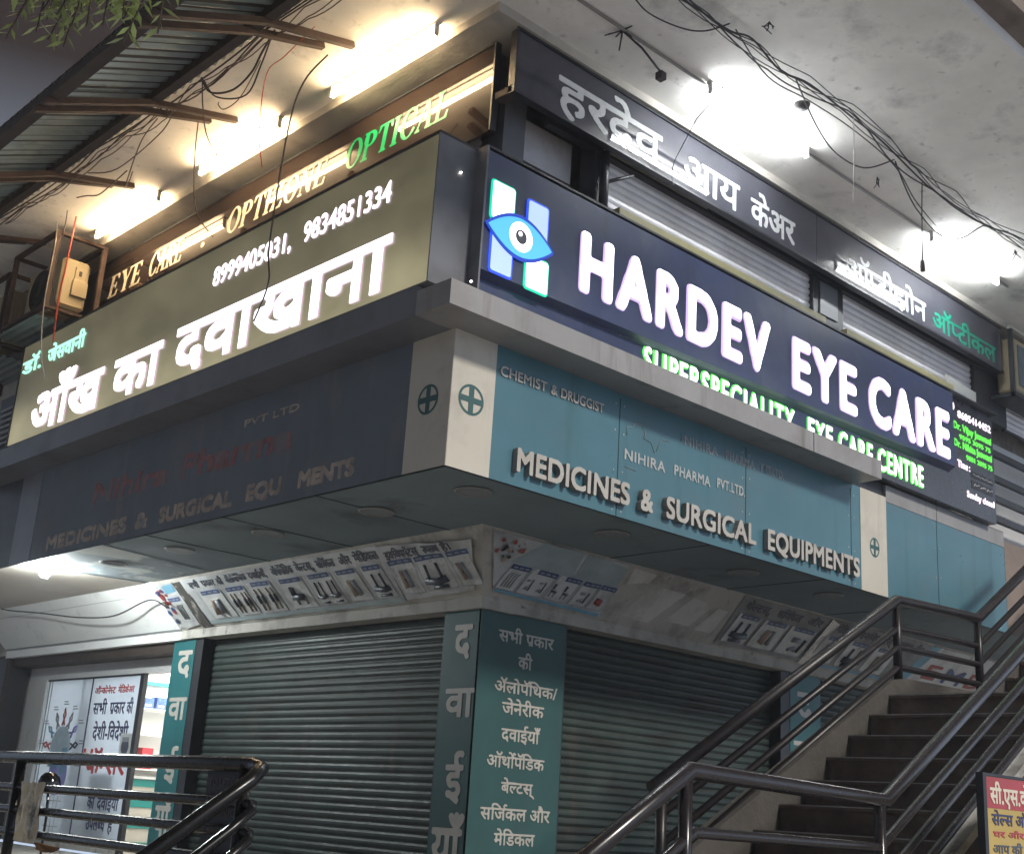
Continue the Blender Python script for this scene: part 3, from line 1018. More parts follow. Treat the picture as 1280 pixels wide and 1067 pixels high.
R13 = onR(-1.42)
for a, b in ((-0.42, 2.24), (2.70, 5.08), (5.74, 8.6)):
    rolling_shutter(R13, a, b, 5.735, 6.34, 'slatgrey', 0.062)
L14 = onL(-1.37)
rolling_shutter(L14, 0.72, 1.20, 5.6, 6.30, 'slatgrey', 0.085)
m = MB()      # dark columns and head beam of the upper shop fronts
for a, b in ((-0.52, -0.42), (2.24, 2.70), (5.08, 5.74)):
    fbox(m, R13, a, b, 5.73, 6.30, -0.1, 0.05, 'dark')
fbox(m, R13, -1.0, 12, 6.235, 6.70, 0.0, 0.062, 'dark')
fbox(m, R13, 2.33, 2.60, 5.90, 6.20, 0.05, 0.062, 'darkclad')
m.box((-1.44, -1.30, 6.08), (-1.30, 12, 6.70), 'dark')
m.box((-1.32, -1.36, 4.7), (-1.12, -1.14, 6.655), 'darkclad')
m.build('upper_frame', B)
m = MB()      # pale boards seen in the open corner
m.box((-1.10, -1.255, 6.02), (-0.55, -1.23, 6.34), 'slatgrey')
m.build('corner_board', B)
m = MB()
m.box((-1.36, -1.05, 5.92), (-1.345, -0.75, 6.16), 'cream')
m.build('corner_board', B)
m = MB()
m.tube([(-0.47, -1.52, 5.74), (-0.47, -1.52, 6.22)], 0.035, 'dark', 8)
m.tube([(-0.47, -1.52, 5.98), (-0.22, -1.57, 6.12)], 0.014, 'dark', 6)
m.build('steel_post', B)

m = MB()
fbox(m, R13, -0.45, 0.76, 6.262, 6.325, 0.062, 0.066, 'cream')  # cream strip stands in for the lit gap between sign and beam
m.build('bright_gap_strip', B)

# --- balcony: fascia carcass, ledge and soffit
m = MB()
m.box((-1.66, -1.44, 3.604), (5.6, 0.0, 4.62), 'dark')
m.box((-1.66, 0.0, 3.604), (0.0, 14, 4.62), 'dark')
m.build('balcony_carcass', B)
m = MB()
m.poly([(-1.685, -1.465, 3.6), (-1.685, 4.72, 3.6), (0.0, 4.72, 3.6), (0.0, -1.465, 3.6)], 'soffit')
m.poly([(0.0, -1.465, 3.6), (0.0, 0.0, 3.6), (14, 0.0, 3.6), (14, -1.465, 3.6)], 'soffit')
m.poly([(-1.684, 3.05, 3.596), (-1.684, 4.74, 3.596), (-0.48, 4.40, 3.596), (-0.48, 3.3, 3.596)], 'soffitwhite')
m.poly([(-1.684, 4.74, 3.592), (-1.684, 14, 3.592), (0.0, 14, 3.592), (0.0, 4.42, 3.592)], 'soffitbeige')
for y in (-0.1, 1.1, 2.3):
    m.box((-1.68, y, 3.596), (-0.45, y + 0.006, 3.60), 'joint')
for x in (0.9, 2.4, 3.9):
    m.box((x, -1.46, 3.596), (x + 0.006, -0.45, 3.60), 'joint')
m.build('soffit', B)
m = MB()      # grey ledge that runs round the corner above the fascia
m.box((-1.978, -1.743, 4.489), (2.82, -1.42, 4.65), 'greyclad')
m.box((-1.978, -1.42, 4.489), (-1.64, 5.9, 4.686), 'darkclad')  # same ledge on the unlit side, its shade put into the darker colour
m.box((1.817, -1.7455, 4.489), (1.823, -1.743, 4.65), 'joint')
m.build('ledge', B)

# --- ground floor: pillars, lintel, sloping panel, shutters
m = MB()
m.box((0.02, 0.02, 0.95), (0.90, 0.40, 3.12), 'wall')
m.build('corner_pillar', B)
m = MB()
fbox(m, onR(0.0), -0.006, 0.917, 0.95, 3.10, -0.02, 0.004, 'tealpillar')
fbox(m, onL(0.0), -0.417, 0.0, 0.95, 3.10, -0.02, 0.006, 'tealpillar')
m.build('pillar_cladding', B)
m = MB()
fbox(m, onL(0.0), -4.66, -4.232, 0.95, 3.085, -0.1, 0.006, 'tealbright')
m.build('side_column', B)
m = MB()
fbox(m, onR(0.0), 4.01, 4.52, 0.95, 3.10, -0.1, 0.006, 'tealbright')
m.build('side_column', B)
m = MB()
m.box((-0.05, -0.052, 3.095), (12, 0.3, 3.18), 'slant')
m.box((-0.052, -0.05, 3.09), (0.3, 4.45, 3.176), 'slant')
m.box((-0.056, 4.45, 3.085), (0.3, 8.80, 3.17), 'slantwhite')
m.build('lintel', B)
m = MB()
LW = 0.60      # width of the sloping panel up to the soffit
nn = 40
for k in range(nn):      # right-hand panel, gently uneven
    a, b = -0.0 + 12.0 * k / nn, 12.0 * (k + 1) / nn
    m.mesh([onSR(u if k or u > 0 else SLX - v * S2, v, 0) for u, v in ((a, 0), (b, 0), (b, LW), (a, LW))], [(0, 1, 2, 3)], 'slant')
m.mesh([onSL(-SLX, 0, 0), onSL(-SLX + LW * S2, LW, 0), onSL(-4.42, LW, 0), onSL(-4.45, 0, 0)], [(0, 1, 2, 3)], 'slant')
for q in ([(1.42, 0.10), (1.78, 0.08), (1.98, 0.44), (1.55, 0.45)], [(1.95, 0.14), (2.28, 0.14), (2.40, 0.40), (2.10, 0.43)], [(2.36, 0.12), (2.60, 0.12), (2.62, 0.38), (2.48, 0.38)], [(1.25, 0.40), (1.48, 0.46), (1.50, 0.55), (1.22, 0.56)]):
    m.mesh([onSR(u, v, 0.002) for u, v in q], [(0, 1, 2, 3)], 'patch')
m.build('sloping_panel', B)
m = MB()
fpoly(m, onSL, [(-8.82, 0), (-4.45, 0), (-4.42, LW), (-8.9, LW)], -0.02, 0.003, 'slantwhite')
fbox(m, onSL, -8.82, -4.45, 0.005, 0.02, 0.003, 0.005, 'pgrey')
fbox(m, onSL, -8.82, -4.45, 0.455, 0.459, 0.003, 0.0045, 'pgrey')
m.build('white_sloping_panel', B)
rolling_shutter(onR(0.13), 0.917, 3.90, 0.98, 3.12, 'slatgreen')
rolling_shutter(onL(0.13), -4.12, -0.417, 0.98, 3.12, 'slatgreen')
rolling_shutter(onR(0.10), 4.53, 7.6, 0.98, 3.12, 'slatgreen')
rolling_shutter(onL(0.10), -12.0, -9.06, 0.98, 3.12, 'slatbeige', 0.07)
for fr_, a, b in ((onR(0.0), 3.86, 4.01), (onL(0.0), -4.232, -4.09), (onL(0.0), -0.43, -0.418), (onR(0.0), 0.918, 0.93)):
    m = MB()      # guide channels beside the shutters
    fbox(m, fr_, a, b, 0.95, 3.09, -0.12, 0.002, 'dark')
    m.build('shutter_guide', B)
m = MB()
fbox(m, onL(0.0), -9.06, -8.74, 0.95, 3.09, -0.25, 0.02, 'dark')
fbox(m, onL(0.0), -8.80, -8.74, 0.95, 3.09, 0.02, 0.035, 'darkbrown')
m.build('dark_post', B)
m = MB()      # dim wall that closes the building beyond the shop fronts
m.box((5.56, -1.40, 3.605), (14, -1.10, 4.55), 'brownwall')
m.box((5.62, -1.28, 4.55), (14, -0.9, 5.62), 'jambwhite')  # upper wall: the stair lamp's light is put into the pale colour
m.build('side_wall', B)
m = MB()      # solid core behind the shutters, so that no light leaks through
m.box((-0.03, -0.03, 3.12), (14, 14, 3.59), 'wall')
m.box((0.36, 0.36, 0.95), (14, 4.44, 3.115), 'wall')
m.box((3.1, 4.44, 0.95), (14, 14, 3.115), 'wall')
m.box((0.30, 8.72, 0.95), (3.1, 14, 3.115), 'wall')
m.build('building_core', B)

# ================================================================== FASCIA SIGNS OF THE MEDICINE SHOP
def emblem(mb, fr, u, v, rx, ry, d):
    n = 32
    for k in range(n):
        a0, a1 = 2 * math.pi * k / n, 2 * math.pi * (k + 1) / n
        q = [(u + rx * math.cos(a) * s_, v + ry * math.sin(a) * s_) for a, s_ in ((a0, 0.84), (a0, 1.0), (a1, 1.0), (a1, 0.84))]
        mb.mesh([fr(x, y, d) for x, y in q], [(0, 1, 2, 3)], 'emblem')
    w = 0.19
    fbox(mb, fr, u - rx * w, u + rx * w, v - ry * 0.86, v + ry * 0.86, d - 0.002, d + 0.001, 'emblem')
    fbox(mb, fr, u - rx * 0.86, u - rx * w, v - ry * w, v + ry * w, d - 0.002, d + 0.0005, 'emblem')
    fbox(mb, fr, u + rx * w, u + rx * 0.86, v - ry * w, v + ry * w, d - 0.002, d + 0.0005, 'emblem')


FR = onR(-1.46)
T = thing('medicine_shop_sign', (2.0, -1.46, 3.6), 'teal fascia board with raised grey MEDICINES & SURGICAL EQUIPMENTS letters, under the lit eye clinic board', 'sign')
m = MB()
fbox(m, FR, -1.324, 2.934, 3.60, 4.489, -0.02, 0.0, 'teal')
fbox(m, FR, 3.352, 5.55, 3.60, 4.448, -0.02, 0.0, 'teal')
for u in (-0.14, 1.32, 2.79, 4.23):
    fbox(m, FR, u - 0.004, u + 0.004, 3.601, 4.447, 0.0, 0.0012, 'joint')
    for du in (-0.045, 0.045):
        for v in (3.64, 3.92, 4.20, 4.40):
            w = RND.uniform(-0.01, 0.01)
            fbox(m, FR, u + du - 0.006, u + du + 0.006, v + w - 0.006, v + w + 0.006, 0.0, 0.003, 'lettergrey')
m.build('panel', T)
m = MB()
fbox(m, FR, -1.68, -1.324, 3.60, 4.489, -0.02, 0.003, 'cream')
m.build('cream_strip', T)
m = MB()
fbox(m, FR, 2.934, 3.352, 3.60, 4.489, -0.02, 0.003, 'cream')
m.build('cream_strip', T)
m = MB()
fbox(m, FR, 3.352, 5.55, 4.450, 4.60, -0.02, 0.004, 'greyclad')
fbox(m, FR, 4.227, 4.233, 4.451, 4.60, 0.004, 0.005, 'joint')
m.build('grey_band', T)
m = MB()
emblem(m, FR, -1.515, 4.06, 0.105, 0.100, 0.005)
m.build('cross_emblem', T)
m = MB()
emblem(m, FR, 3.15, 4.0, 0.075, 0.085, 0.005)
m.build('cross_emblem', T)
word_parts(T, [('CHEMIST', -1.29, -0.865, 4.289, 4.360), ('&', -0.83, -0.765, 4.289, 4.360), ('DRUGGIST', -0.735, -0.31, 4.289, 4.360)], FR, 'letter', 'letterside', 'word',
           d0=0.0, d1=0.008, bold=0.035, n=28, script='lat')
word_parts(T, [('MEDICINES', -1.134, -0.05, 3.682, 3.845), ('&', 0.06, 0.20, 3.682, 3.845), ('SURGICAL', 0.335, 1.404, 3.682, 3.845), ('EQUIPMENTS', 1.545, 2.846, 3.682, 3.845)],
           FR, 'letter', 'letterside', 'raised_word', d0=0.0, d1=0.045, bold=0.048, n=32, script='lat', track=0.02, sq=True)
word_parts(T, [('NIHIRA', -0.08, 0.36, 4.02, 4.10), ('PHARMA', 0.46, 0.88, 4.03, 4.11), ('PVT.LTD.', 0.96, 1.31, 4.045, 4.125)], FR, 'lettergrey', None, 'word',
           d0=0.0, d1=0.005, bold=0.03, n=26, script='lat', track=0.06)
word_parts(T, [('NIHIRA', 0.57, 0.97, 4.285, 4.36), ('PHARMA', 1.06, 1.43, 4.29, 4.365), ('PVT.LTD.', 1.51, 1.82, 4.295, 4.37)], FR, 'pgrey', None, 'faint_word',
           d0=0.0, d1=0.003, bold=0.02, n=24, script='lat', track=0.06)
m = MB()      # outline left by a removed logo
for pts in ([(-0.06, 4.20), (-0.06, 4.26), (0.0, 4.27), (0.02, 4.31), (0.10, 4.31), (0.13, 4.26), (0.12, 4.22), (0.20, 4.21), (0.24, 4.14)],
            [(0.26, 4.16), (0.31, 4.26), (0.40, 4.265)], [(-0.07, 3.97), (0.05, 3.965)], [(0.535, 4.30), (0.535, 4.37)]):
    m.tube([FR(u, v, 0.002) for u, v in pts], 0.003, 'pgrey', 5)
m.build('logo_outline', T)

FL = onL(-1.68)
T = thing('unlit_medicine_shop_sign', (-1.68, 2, 3.6), 'dark unlit fascia board with peeled ghost lettering, below the olive lit box', 'sign')
m = MB()
fbox(m, FL, -4.56, 1.045, 3.60, 4.489, -0.02, 0.0, 'tealveiled')
m.build('panel', T)
m = MB()
fbox(m, FL, 1.045, 1.461, 3.60, 4.489, -0.02, 0.003, 'cream')
m.build('cream_strip', T)
m = MB()
fbox(m, FL, -5.02, -4.56, 3.60, 4.489, -0.02, 0.003, 'darkclad')  # second white strip, its shade put into a darker colour
m.build('shaded_strip', T)
m = MB()
emblem(m, FL, 1.245, 4.06, 0.100, 0.10, 0.005)
m.build('cross_emblem', T)
word_parts(T, [('MEDICINES', -4.22, -2.65, 3.66, 3.80), ('&', -2.50, -2.28, 3.66, 3.80), ('SURGICAL', -2.10, -0.98, 3.665, 3.80), ('EQU', -0.80, -0.33, 3.67, 3.80), ('MENTS', -0.13, 0.53, 3.675, 3.805)],
           FL, 'ghost', None, 'glue_mark_word', d0=0.0, d1=0.003, bold=0.10, n=26, script='lat')
word_parts(T, [('Nihira', -3.40, -2.05, 3.99, 4.19), ('Pharma', -1.85, -0.26, 3.99, 4.20)], FL, 'ghostred', None, 'faded_word', d0=0.0, d1=0.002, bold=0.08, n=26, script='lat', shear=0.15)
word_parts(T, [('PVT LTD', -0.95, -0.22, 4.27, 4.33)], FL, 'ghost', None, 'glue_mark_word', d0=0.0, d1=0.002, bold=0.06, n=20, script='lat')

# ================================================================== LIT EYE CLINIC BOARD (right)
FB = onR(-1.55)
FT = onR(-1.62)
T = thing('eye_clinic_board', (2.0, -1.5, 4.6), 'lit navy board HARDEV EYE CARE with an eye logo, along the ledge', 'sign')
m = MB()
fbox(m, FB, -1.66, 2.82, 4.652, 5.712, -0.22, 0.0, 'board')
m.build('back_panel', T)
m = MB()
fbox(m, FB, 2.82, 5.24, 4.612, 5.712, -0.08, 0.0, 'boardlow')
m.build('doctor_panel', T)
m = MB()
m.mesh([FB(-1.658, 4.83, 0.0), FB(4.33, 4.93, 0.0), FB(4.33, 4.975, 0.07), FB(-1.658, 4.86, 0.07), FB(-1.658, 5.70, 0.0), FB(4.33, 5.70, 0.0),
        FB(-1.658, 5.695, 0.07), FB(4.33, 5.695, 0.07)],
       [(3, 2, 7, 6), (0, 1, 2, 3), (1, 5, 7, 2), (0, 3, 6, 4), (4, 6, 7, 5)], 'board')
m.build('letter_tray', T)
m = MB()
fbox(m, FB, -1.675, -1.66, 4.66, 5.72, -0.22, 0.078, 'darkclad')
fbox(m, FB, -1.66, 5.245, 5.712, 5.728, -0.1, 0.074, 'frame')
m.build('edge_trim', T)
word_parts(T, [('HARDEV', -0.78, 1.40, 5.015, 5.460), ('EYE', 1.70, 2.65, 5.012, 5.462), ('CARE', 2.84, 4.23, 5.020, 5.475)], FT, 'lw', 'lside', 'lit_word',
           d0=0.004, d1=0.012, bold=0.056, n=36, script='lat', track=0.10, halo=('lside', 0.010))
word_parts(T, [('SUPERSPECIALITY', -0.02, 1.83, 4.668, 4.866), ('EYE', 2.02, 2.38, 4.668, 4.866), ('CARE', 2.47, 3.00, 4.668, 4.866), ('CENTRE', 3.08, 3.85, 4.668, 4.866)], FB, 'lg', 'lgside', 'green_word',
           d0=0.004, d1=0.010, bold=0.025, n=30, script='lat', track=0.09, halo=('lgside', 0.010))


def rrect(u0, u1, v0, v1, r, n=5):
    out = []
    for cx, cy, a in ((u1 - r, v0 + r, -90), (u1 - r, v1 - r, 0), (u0 + r, v1 - r, 90), (u0 + r, v0 + r, 180)):
        for k in range(n + 1):
            t = math.radians(a + 90 * k / n)
            out.append((cx + r * math.cos(t), cy + r * math.sin(t)))
    return out


LG = MB
for u0, u1, v0, v1, mf, ms in ((-1.605, -1.415, 5.240, 5.495, 'lw', 'lteal'), (-1.285, -1.105, 5.215, 5.480, 'lpale', 'lblueside'), (-1.585, -1.405, 4.878, 5.140, 'lpale', 'lblueside'), (-1.275, -1.080, 4.868, 5.090, 'lw', 'lteal')):
    m = MB()
    fpoly(m, FT, rrect(u0 - 0.014, u1 + 0.014, v0 - 0.014, v1 + 0.014, 0.028), 0.001, 0.006, ms, ms)
    fpoly(m, FT, rrect(u0, u1, v0, v1, 0.018), 0.006, 0.011, mf, ms)
    m.build('logo_block', T)


def eye_outline(cx, cy, rx, ry, n=22):
    up = [(cx - rx + 2 * rx * k / n, cy + ry * math.sin(math.pi * k / n) ** 0.9) for k in range(n + 1)]
    lo = [(cx + rx - 2 * rx * k / n, cy - ry * math.sin(math.pi * k / n) ** 0.9) for k in range(1, n)]
    return (up + lo)[::-1]


def disc(mb, fr, u, v, r, d0, d1, mf, n=28):
    fpoly(mb, fr, [(u + r * math.cos(2 * math.pi * k / n), v + r * math.sin(2 * math.pi * k / n)) for k in range(n)], d0, d1, mf)


EX, EY = -1.345, 5.18
m = MB()
fpoly(m, FT, eye_outline(EX, EY, 0.312, 0.158), 0.011, 0.015, 'ldeep', 'ldeep')
eye = m.build('eye_outline', T)
m = MB()
fpoly(m, FT, eye_outline(EX, EY, 0.284, 0.133), 0.015, 0.018, 'lcyan', 'lcyan')
m.build('eye_shape', eye)
m = MB()
disc(m, FT, EX, EY + 0.005, 0.102, 0.018, 0.020, 'lw')
m.build('eye_white', eye)
m = MB()
disc(m, FT, EX, EY + 0.005, 0.050, 0.020, 0.022, 'pdark')
m.build('pupil', eye)
m = MB()
disc(m, FT, EX - 0.010, EY + 0.023, 0.016, 0.022, 0.024, 'lw', 12)
m.build('pupil_glint', eye)
m = MB()
disc(m, FB, 4.43, 5.615, 0.045, 0.0, 0.008, 'lwsoft', 14)
m.build('phone_symbol', T)
word_parts(T, [('8605414452', 4.54, 5.20, 5.525, 5.60), ('Time :', 4.50, 4.74, 5.025, 5.10), ('Sunday', 4.66, 4.94, 4.765, 4.83), ('closed', 4.97, 5.20, 4.765, 4.83)], FB, 'lwsoft', 'lsidesoft', 'small_white_word',
           d0=0.0, d1=0.006, bold=0.04, n=26, script='lat')
word_parts(T, [('Dr. Vijay Jeswani', 4.45, 5.20, 5.400, 5.475), ('9595 3095 75', 4.56, 5.18, 5.315, 5.365), ('Dr. Nikita Jeswani', 4.45, 5.20, 5.225, 5.300), ('9881 2095 75', 4.68, 5.20, 5.135, 5.185)],
           FB, 'lgreen', None, 'small_green_line', d0=0.0, d1=0.006, bold=0.035, n=26, script='lat')
m = MB()      # dark scribbled-out lines
fbox(m, FB, 4.76, 5.20, 4.985, 5.045, 0.0, 0.004, 'dark')
fbox(m, FB, 4.76, 5.18, 4.875, 4.955, 0.0, 0.004, 'dark')
for k in range(9):
    u = 4.80 + 0.043 * k
    m.tube([FB(u, 4.90 + 0.012 * (k % 3), 0.006), FB(u + 0.03, 4.925 - 0.01 * (k % 2), 0.006)], 0.004, 'wletter', 5)
    m.tube([FB(u, 5.02 - 0.01 * (k % 2), 0.006), FB(u + 0.03, 5.01, 0.006)], 0.004, 'wletter', 5)
m.build('scribble', T)

# ================================================================== UPPER HINDI NAME BOARD (right)
FH = onR(-1.63)
T = thing('hindi_name_board', (2.0, -1.63, 6.2), 'long glossy dark board with Hindi lettering, mirroring the white tubes under the slab', 'sign')
m = MB()
fbox(m, FH, -1.485, 2.05, 6.215, 6.688, -0.03, 0.0, 'navy_gloss')
fbox(m, FH, 2.058, 5.36, 6.215, 6.688, -0.03, 0.0, 'navy_gloss')
m.build('panel', T)
m = MB()
fbox(m, FH, -1.50, 5.37, 6.195, 6.213, -0.05, 0.012, 'frame')
fbox(m, FH, -1.50, 5.37, 6.674, 6.692, 0.002, 0.012, 'frame')
fbox(m, FH, -1.50, -1.486, 6.213, 6.674, -0.05, 0.012, 'frame')
m.build('frame', T)
word_parts(T, [('हरदेव', -1.09, 0.03, 6.27, 6.525), ('आय', 0.28, 0.98, 6.26, 6.505), ('केअर', 1.12, 1.74, 6.26, 6.47), ('ऑ[प]टीझोन', 2.50, 3.87, 6.262, 6.455)], FH, 'wletter', None, 'white_word',
           d0=0.0, d1=0.003, bold=0.038, n=40, sq=True)
word_parts(T, [('ऑ[प]टीकल', 3.98, 5.24, 6.260, 6.430)], FH, 'gletter2', None, 'green_word', d0=0.0, d1=0.003, bold=0.036, n=40, sq=True)
m = MB()      # old tube battens lying along the top of the lit board
fbox(m, FB, -0.40, 2.20, 5.7295, 5.782, -0.02, 0.070, 'yellowbar')
single(m, 'dead_tube_batten', 'yellowed tube batten lying above the letters HARDEV, before the shutter', 'light fitting')
m = MB()
fbox(m, FB, 2.52, 4.36, 5.7295, 5.782, -0.02, 0.070, 'yellowbar')
single(m, 'dead_tube_batten', 'yellowed tube batten lying above the letters EYE CARE, before the next shutter', 'light fitting')
m = MB()
m.mesh([FB(u, v, d) for d in (-0.04, -0.02) for u, v in ((4.42, 5.755), (4.98, 5.735), (4.98, 5.90), (4.40, 5.93))],
       [(3, 2, 1, 0), (4, 5, 6, 7), (0, 1, 5, 4), (1, 2, 6, 5), (2, 3, 7, 6), (3, 0, 4, 7)], 'whitepaint')
single(m, 'wooden_plank', 'short pale plank standing on top of the clinic board at its right end', 'plank')

# ================================================================== UPPER OPTICIAN BOARD (left)
FO = onL(-1.50)
T = thing('optician_board', (-1.5, 1.4, 5.95), 'long glossy brown-black board with serif lettering EYE CARE and a green OPTICAL, under warm tubes', 'sign')
m = MB()
fbox(m, FO, -4.42, 1.425, 5.98, 6.645, -0.03, 0.0, 'brown_gloss')
m.build('panel', T)
m = MB()
fbox(m, FO, -4.44, 1.44, 6.645, 6.658, -0.04, 0.010, 'frame')
fbox(m, FO, 1.425, 1.440, 5.98, 6.645, -0.04, 0.012, 'frame')
fbox(m, FO, -4.44, -4.422, 5.98, 6.645, -0.04, 0.012, 'rust')
m.build('frame', T)
for w_, a_, b_, c_, d_, mt in (('EYE', -4.22, -3.53, 6.232, 6.46, 'cletter'), ('CARE', -3.39, -2.76, 6.236, 6.462, 'cletter'), ('.', -2.42, -2.34, 6.25, 6.47, 'cletter'), ('OPTIZONE', -2.00, -0.51, 6.252, 6.474, 'cletter'),
                           ('OPTICAL', -0.27, 0.97, 6.265, 6.492, 'gletter')):
    m = MB()
    write_serif(m, w_, FO, a_, b_, c_, d_, mt, 0.0, 0.003)
    m.build('serif_word' if w_ != '.' else 'dot', T)
m = MB()      # boards and bracket showing behind its corner end
m.box((-1.50, -1.62, 6.20), (-1.42, -1.45, 6.25), 'rust')
m.build('corner_bracket', T)

# ================================================================== OLIVE LIT BOX (left)
FX = onL(-1.978)
T = thing('hindi_light_box', (-1.9, 1.6, 4.7), 'olive lit sign box with big white Hindi words and two phone numbers', 'sign')
m = MB()
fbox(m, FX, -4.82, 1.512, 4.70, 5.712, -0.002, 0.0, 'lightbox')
m.build('flex_face', T)
m = MB()
m.box((-1.974, -1.510, 4.690), (-1.66, 4.80, 5.716), 'darkclad')
fbox(m, FX, -4.84, 1.522, 5.712, 5.730, -0.31, 0.012, 'frame')
fbox(m, FX, 1.512, 1.522, 4.69, 5.712, -0.31, 0.010, 'darkclad')
fbox(m, FX, -4.84, -4.82, 4.69, 5.712, -0.31, 0.010, 'frame')
m.build('box_frame', T)
word_parts(T, [('आँख', -4.33, -2.87, 4.725, 5.098), ('का', -2.69, -1.84, 4.728, 5.102), ('दवाखाना', -1.64, 1.13, 4.745, 5.135)], FX, 'lwsoft', 'lsidesoft', 'lit_word',
           d0=0.004, d1=0.014, bold=0.062, n=44, sq=True)
word_parts(T, [('8999405031,', -1.18, -0.10, 5.372, 5.535), ('9834851334', 0.05, 1.06, 5.376, 5.538)], FX, 'lwsoft', 'lsidesoft', 'phone_number', d0=0.004, d1=0.010, bold=0.042, n=36, script='lat')
word_parts(T, [('डॉ.', -4.78, -4.34, 5.403, 5.54), ('जेसवानी', -4.20, -3.41, 5.403, 5.54)], FX, 'lmint', None, 'mint_word', d0=0.004, d1=0.010, bold=0.05, n=30)
m = MB()
for y, z in ((-1.511, 5.50), ):
    m.lathe([(0.006, 0), (0.006, -0.01), (0.0, -0.012)], (-1.80, -1.524, z), 'spark', 8, 'Y')
m.lathe([(0.006, 0), (0.006, -0.01), (0.0, -0.012)], (-1.83, -1.745, 4.675), 'spark', 8, 'Y')
m.build('led_pinpoint', T)

# ================================================================== LIGHT FITTINGS
def tube_light(axis, c, mat, label, group):
    L = 0.60
    t = thing('tube_light', c, label, 'tube light', group)
    x, y, z = c

    def P(s, dz, dn=0):
        return (x + dn, y + s, z + dz) if axis == 'Y' else (x + s, y + dn, z + dz)
    mb = MB()
    mb.tube([P(-L, 0), P(L, 0)], 0.016, mat, 12)
    mb.build('tube', t)
    mb = MB()
    mb.box(P(-L - 0.03, 0.066, -0.02), P(L + 0.03, 0.079, 0.02), 'batten')
    for s in (-L - 0.02, L + 0.002):
        mb.box(P(s, -0.018, -0.016), P(s + 0.018, 0.067, 0.016), 'batten')
    mb.build('batten', t)
    return t


tube_light('Y', (-1.82, -0.55, 6.69), 'tubewarm', 'warm tube light under the slab, above the word OPTICAL', 'warm tube lights on the left')
tube_light('Y', (-1.84, 1.35, 6.69), 'tubewarm', 'warm tube light under the slab, above the word OPTIZONE', 'warm tube lights on the left')
tube_light('Y', (-1.84, 3.30, 6.69), 'tubewarm', 'warm tube light under the slab, above the beige air conditioner', 'warm tube lights on the left')
tube_light('X', (0.58, -2.12, 6.69), 'tubecool', 'white tube light under the slab, facing the first Hindi words', 'white tube lights on the right')
tube_light('X', (3.72, -2.12, 6.69), 'tubecool', 'white tube light under the slab, near the right end of the Hindi board', 'white tube lights on the right')

t = thing('shop_bulb', (-1.51, 4.55, 3.55), 'glowing white downlight in the soffit beside the white sloping panel', 'downlight')
m = MB()
m.lathe([(0.0, -0.05), (0.028, -0.045), (0.048, -0.018), (0.05, 0.005), (0.035, 0.04), (0.02, 0.06)], (-1.51, 4.55, 3.525), 'bulb', 18)
m.build('diffuser', t)
m = MB()
m.lathe([(0.022, -0.012), (0.03, -0.012), (0.03, 0.01), (0.075, 0.012), (0.075, 0.03)], (-1.51, 4.55, 3.575), 'batten', 18)
m.build('rim', t)
DL = [(-1.2, 3.79, 'dead round downlight in the peeling white soffit'), (-1.2, 2.58, 'dead round downlight on the edge of the white soffit patch'),
      (-1.17, 1.26, 'dead round downlight over the middle of the left poster banner'), (-1.16, -0.11, 'dead round downlight left of the corner, over the crumpled banner end'),
      (-1.16, -1.14, 'dead round downlight under the cream corner strip'), (0.24, -1.08, 'dead round downlight over the red rucksack poster'),
      (1.85, -1.05, 'dead round downlight in the right soffit above the bare sloping panel'), (3.0, -1.1, 'dead round downlight in the right soffit by the stair railing')]
for x, y, lb in DL:
    t = thing('recessed_downlight', (x, y, 3.6), lb, 'downlight', 'dead downlights in the soffit')
    m = MB()
    m.lathe([(0.105, -0.008), (0.125, -0.012), (0.13, -0.004)], (x, y, 3.596), 'greyclad', 24)
    m.build('ring', t)
    m = MB()
    m.lathe([(0.0, -0.005), (0.105, -0.006)], (x, y, 3.596), 'pgrey' if y < 2.6 else 'dark', 24)
    m.build('lens', t)

# ================================================================== LEFT SHOP FRONT (lit)
T = thing('glass_shopfront', (0.3, 6.8, 0.95), 'lit glass shop front with frosted vinyl and Hindi lettering, behind the black railing', 'shop front')
G3 = onL(0.30)
m = MB()
m.box((0.02, 4.67, 2.99), (0.30, 8.74, 3.10), 'darkbrown')
fbox(m, G3, -8.74, -4.67, 2.84, 2.99, -0.12, 0.02, 'jambwhite')
m.build('header', T)
m = MB()
fbox(m, G3, -8.74, -8.22, 0.95, 2.84, -0.05, 0.03, 'jambwhite')
m.build('white_jamb', T)
m = MB()
fbox(m, G3, -8.22, -7.02, 1.08, 2.82, -0.02, 0.0, 'vinyl')
m.build('glass_panel', T)
m = MB()
fbox(m, G3, -7.0, -5.84, 1.08, 2.82, -0.02, 0.0, 'vinyl')
m.build('glass_panel', T)
m = MB()
fbox(m, G3, -7.02, -7.0, 1.08, 2.82, -0.02, 0.006, 'vnavy')
fbox(m, G3, -5.84, -5.76, 0.95, 2.84, -0.03, 0.02, 'dark')
fbox(m, G3, -8.22, -5.84, 2.82, 2.84, -0.02, 0.01, 'dark')
fbox(m, G3, -8.18, -8.16, 1.08, 2.82, 0.0, 0.008, 'pgrey')
fbox(m, G3, -8.10, -8.09, 1.08, 2.82, 0.0, 0.008, 'pgrey')
m.build('mullions', T)
m = MB()
fbox(m, G3, -8.22, -5.84, 0.95, 1.08, -0.03, 0.06, 'whitepaint')
m.build('sill', T)
word_parts(T, [('ऑ[न]कोने[स]ट', -6.93, -6.42, 2.64, 2.71), ('मेिडकेअर', -6.36, -5.98, 2.64, 2.71)], G3, 'vred', None, 'red_word', d0=0.0, d1=0.002, bold=0.03, n=24)
